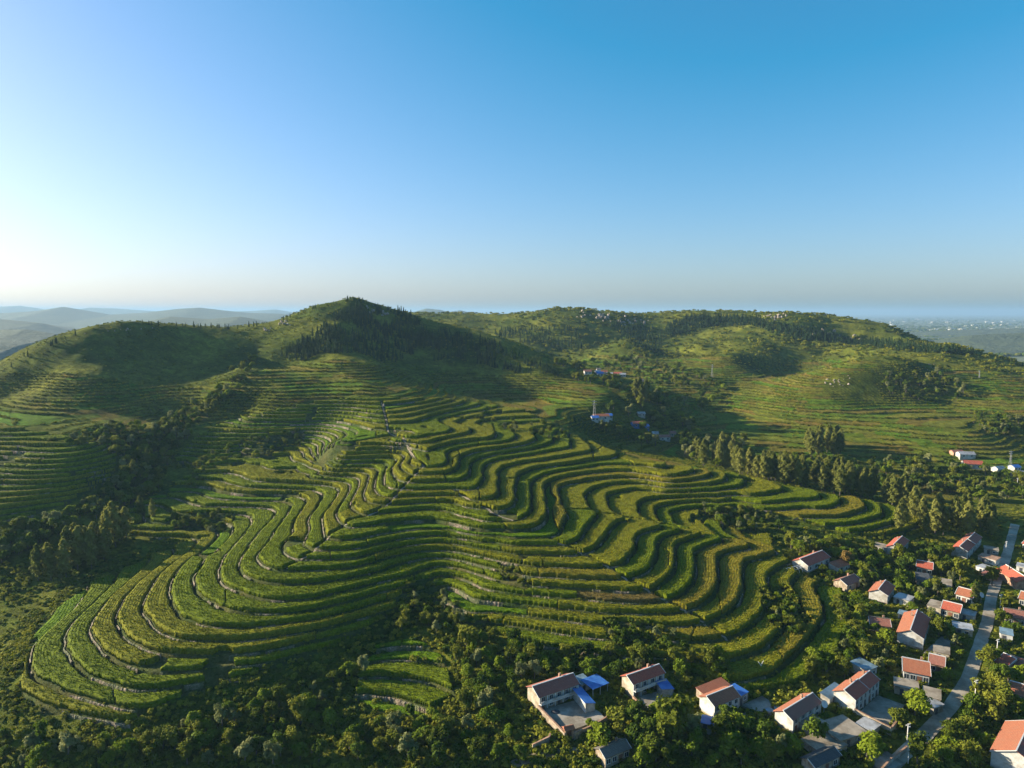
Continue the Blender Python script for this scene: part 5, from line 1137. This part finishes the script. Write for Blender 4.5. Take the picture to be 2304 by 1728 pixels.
def rocks():
    forms=[rock_mesh(1.0,60+i) for i in range(4)]
    L_=[((1880,757),(60,14),46,1.7,'wide pale rock outcrop near the right end of the far ridge'),((1735,717),(45,8),24,1.3,'pale rock band on the far ridge crest'),((1355,715),(22,14),22,1.7,'tall pale rock face left of centre on the far ridge'),((1405,726),(20,12),18,1.6,'pale rock face right of the tall one on the far ridge'),((1312,708),(12,8),10,1.2,'small pale rock patch at the left of the far ridge cliffs'),((1455,725),(20,6),8,1.2,'scattered pale rocks at the right of the far ridge cliffs'),
    ((833,697),(10,12),9,.9,'pale rocks high on the shaded side of the central hill'),((866,705),(12,10),10,.9,'pale rock streak right of the central summit'),((640,728),(18,7),10,.8,'pale rocks on the sunlit shoulder of the central hill'),((603,742),(10,6),6,.8,'small pale rocks left of the central shoulder rocks'),((1880,860),(50,14),20,.55,'pale stones along the spur of the right hill'),((2092,828),(14,10),7,.4,'pale stones high on the right hillside'),((290,745),(60,12),12,.5,'scattered pale stones on the shaded left hill')]
    for (c,sp,n,s,lab) in L_:
        px=np.stack([c[0]+RNG.normal(size=n)*sp[0]*.5,c[1]+RNG.normal(size=n)*sp[1]*.45],1); h=hits(px); h=h[~np.isnan(h[:,0])]
        if not len(h): continue
        z=ground(h[:,0],h[:,1]); m0=h.mean(0); r=empty('rock_outcrop',(float(m0[0]),float(m0[1]),float(z.mean()))); tag(r,lab,'rocks')
        for i,p in enumerate(h):
            o=link(bpy.data.objects.new('rock',forms[i%4]),r); q=s*random.uniform(.6,1.5); o.location=(p[0]-m0[0],p[1]-m0[1],z[i]-z.mean()+q*.18); o.scale=(q*1.5,q*1.2,q*.8); o.rotation_euler=(random.uniform(0,3),random.uniform(0,3),random.uniform(0,6))
# ------------------------------------------------------------------ distance: plain, far hills, haze
def distance():
    R_=40000; rs=np.r_[1500*np.exp(np.linspace(0,math.log(R_/1500),60))]; th=np.linspace(0,2*math.pi,97)[:-1]; R,TH=np.meshgrid(rs,th,indexing='ij'); X=R*np.sin(TH); Y=R*np.cos(TH)
    Z=-24.5+10*(fbm(X/900,Y/900,151)-.5)*smooth(1800,3000,R); n=len(th); idx=np.arange(R.size).reshape(R.shape); nx=np.roll(idx,-1,1)
    F=np.stack([idx[:-1],nx[:-1],nx[1:],idx[1:]],-1).reshape(-1,4)[:,::-1]; o=link(bpy.data.objects.new('plain',npmesh('plain',np.stack([X.ravel(),Y.ravel(),Z.ravel()],1),F,[M_PLAIN],True))); tag(o,'flat hazy plain reaching the horizon',None,None,'structure')
    # ground round the modelled hills, behind and below the viewer
    th=np.radians(np.linspace(-50,310,200)); m=MB(); rs=[2,60,116,140,300,700,1500]; v=[];f=[]
    for q,r in enumerate(rs):
        for a in th:
            x,y=r*math.sin(a),r*math.cos(a); v.append((x,y,-14.0 if r<117 else -24.3))
    n=len(th)
    for q in range(len(rs)-1):
        for i in range(n-1): f.append((q*n+i,q*n+i+1,(q+1)*n+i+1,(q+1)*n+i)[::-1])
    o=m.add(v,f).build('valley_ground',M_PLAIN); tag(o,'low ground around the hills',None,None,'structure')
    def hill(name,prof,d,depth,label,seed,rough=1.0):
        """far range: skyline given by photo pixels at distance d"""
        xs=np.linspace(prof[0][0],prof[-1][0],240); ys=np.interp(xs,[p[0] for p in prof],[p[1] for p in prof]); ws=np.array([atd(a,b,d) for a,b in zip(xs,ys)])
        us=np.linspace(-1,1,41); V=[]
        for u in us:
            sh=(1-abs(u))**1.15; yy=ws[:,1]+u*depth; xx=ws[:,0]*(1+u*depth/d*.5); base_=-26.0
            nz=(fbm(xx/(depth*.35),yy/(depth*.35),seed)-.5)*rough*(ws[:,2]+26)*.55*min(1,abs(u)*3)
            V.append(np.stack([xx,yy,base_+(ws[:,2]-base_)*sh+nz*sh],1))
        V=np.array(V); k=V.shape[1]; idx=np.arange(V.shape[0]*k).reshape(V.shape[0],k); F=np.stack([idx[:-1,:-1],idx[:-1,1:],idx[1:,1:],idx[1:,:-1]],-1).reshape(-1,4)[:,::-1]
        o=link(bpy.data.objects.new(name,npmesh(name,V.reshape(-1,3),F,[M_FARHILL],True))); tag(o,label,None,None,'structure')
    hill('near_range',[(-700,800),(-300,770),(0,742),(60,741),(130,752),(190,790),(260,830),(330,860)],1900,900,'wooded blue hill at the left edge beyond the shaded hill',161)
    hill('middle_range',[(-900,740),(-300,735),(0,718),(90,726),(160,745),(260,760),(300,730),(380,712),(470,718),(540,712),(600,722),(700,740),(800,770)],3100,1300,'hazy blue hills behind the left hill',162)
    hill('far_range',[(-900,700),(0,705),(80,700),(142,690),(190,698),(250,708),(330,703),(400,695),(450,692),(500,698),(560,704),(640,706),(760,720),(860,735)],5600,2200,'pale blue range of rounded hills on the left horizon',163,.6)
    hill('faint_range',[(-900,690),(0,690),(45,688),(90,694),(150,705),(200,692),(260,694),(400,704),(560,700),(620,696),(680,706),(800,712)],11000,3500,'faintest pale hills on the left horizon',164,.5)
    hill('back_range',[(860,720),(930,702),(960,694),(990,697),(1010,702),(1035,698),(1070,706),(1140,712),(1250,722)],6500,1800,'pale blue hill showing right of the central hill',165,.4)
    hill('low_ridge',[(2000,790),(2080,770),(2170,755),(2304,748),(2600,745),(3000,760)],2300,350,'low wooded rise at the right edge before the plain',166,.6)
    hill('low_ridge',[(1850,760),(1980,752),(2100,745),(2200,741),(2304,738),(2700,740)],3600,420,'dark wooded strip across the hazy plain',167,.6)
    # white buildings of the plain
    fm=[MB().box(-1,1,-1,1,-.5,1).box(-.4,.4,-.8,.8,1.001,1.3)]; base_o=fm[0].build('plain_building',M_WALL['white']); n=0
    for i in range(64):
        q=RNG.random(); px=RNG.uniform(1950,2304); py=RNG.uniform(714,752)
        a,b,c=ray(px,py); 
        if c>=0: continue
        t=(-24-CAM_Z)/c; 
        if b*t>14000: continue
        o=base_o if n==0 else base_o.copy(); 
        if n: C.objects.link(o)
        d=b*t; o.location=(a*t,b*t,-24.0); o.scale=(RNG.uniform(8,26)*(1+d/12000),RNG.uniform(7,14),RNG.uniform(4,8)); o.rotation_euler=(0,0,RNG.uniform(-.4,.4)); n+=1
        tag(o,'tiny white building far out on the hazy plain','building','white buildings on the plain')
    o=base_o.copy(); C.objects.link(o); p=atz(2152,741,-24); o.location=p; o.scale=(9,30,75); o.rotation_euler=(0,0,.1); p1=atz(2134,768,-24); o.location=p1; o.scale=(38,9,5); tag(o,'long white hall at the foot of the far ridge, left of two','hall'); o2=o.copy(); C.objects.link(o2); o2.location=atz(2175,768,-24); tag(o2,'long white hall at the foot of the far ridge, right of two','hall')
    # woods on the plain
    n=9000; px=RNG.uniform(1850,2400,n); py=712+RNG.random(n)**1.3*90; P=[]
    for a_,b_ in zip(px,py):
        a,b,c=ray(a_,b_)
        if c>-.004: continue
        t=(-24-CAM_Z)/c
        if 1800<b*t<16000: P.append((a*t,b*t,-25))
    P=np.array(P); d=fbm(P[:,0]/350,P[:,1]/120,171,3); P=P[d>.5]
    scatter('plain_woods',P,RNG.uniform(2.0,4.5,len(P)),[bushmesh(71+i,3,6,60,1.6,M_LEAF[i%2]) for i in range(3)],'dark hedges and groves on the hazy plain',9)
    # the air itself
    hz=MB().box(-45000,45000,-45000,45000,-33,225).build('haze',None); m=bpy.data.materials.new('haze'); m.use_nodes=True; t=m.node_tree; t.nodes.clear(); ou=t.nodes.new('ShaderNodeOutputMaterial'); pv=t.nodes.new('ShaderNodeVolumePrincipled'); pv.inputs['Color'].default_value=HAZE_COL; pv.inputs['Density'].default_value=HAZE_D; pv.inputs['Anisotropy'].default_value=.12; t.links.new(pv.outputs[0],ou.inputs['Volume']); hz.data.materials.append(m); tag(hz,'thin blue haze filling the air over the land',None,None,'stuff')
HAZE_COL=(.29,.47,.66,1); HAZE_D=.000085
M_PLAIN,t,b=mat('plain_cover'); p=position(t); t.links.new(ramp(t,noise(t,.004,6,p,.6),[(.35,(.05,.075,.03)),(.55,(.085,.105,.04)),(.7,(.15,.14,.09))]),b.inputs['Base Color']); b.inputs['Roughness'].default_value=1
M_FARHILL,t,b=mat('far_hill_cover'); p=position(t); t.links.new(ramp(t,noise(t,.012,6,p,.65),[(.3,(.025,.045,.02)),(.7,(.065,.085,.03))]),b.inputs['Base Color']); b.inputs['Roughness'].default_value=1; bump(t,b,noise(t,.03,5,p,.7),1,14)
terrain(); crop_terraces(); paths(); village(); hamlets(); vegetation(); distance()
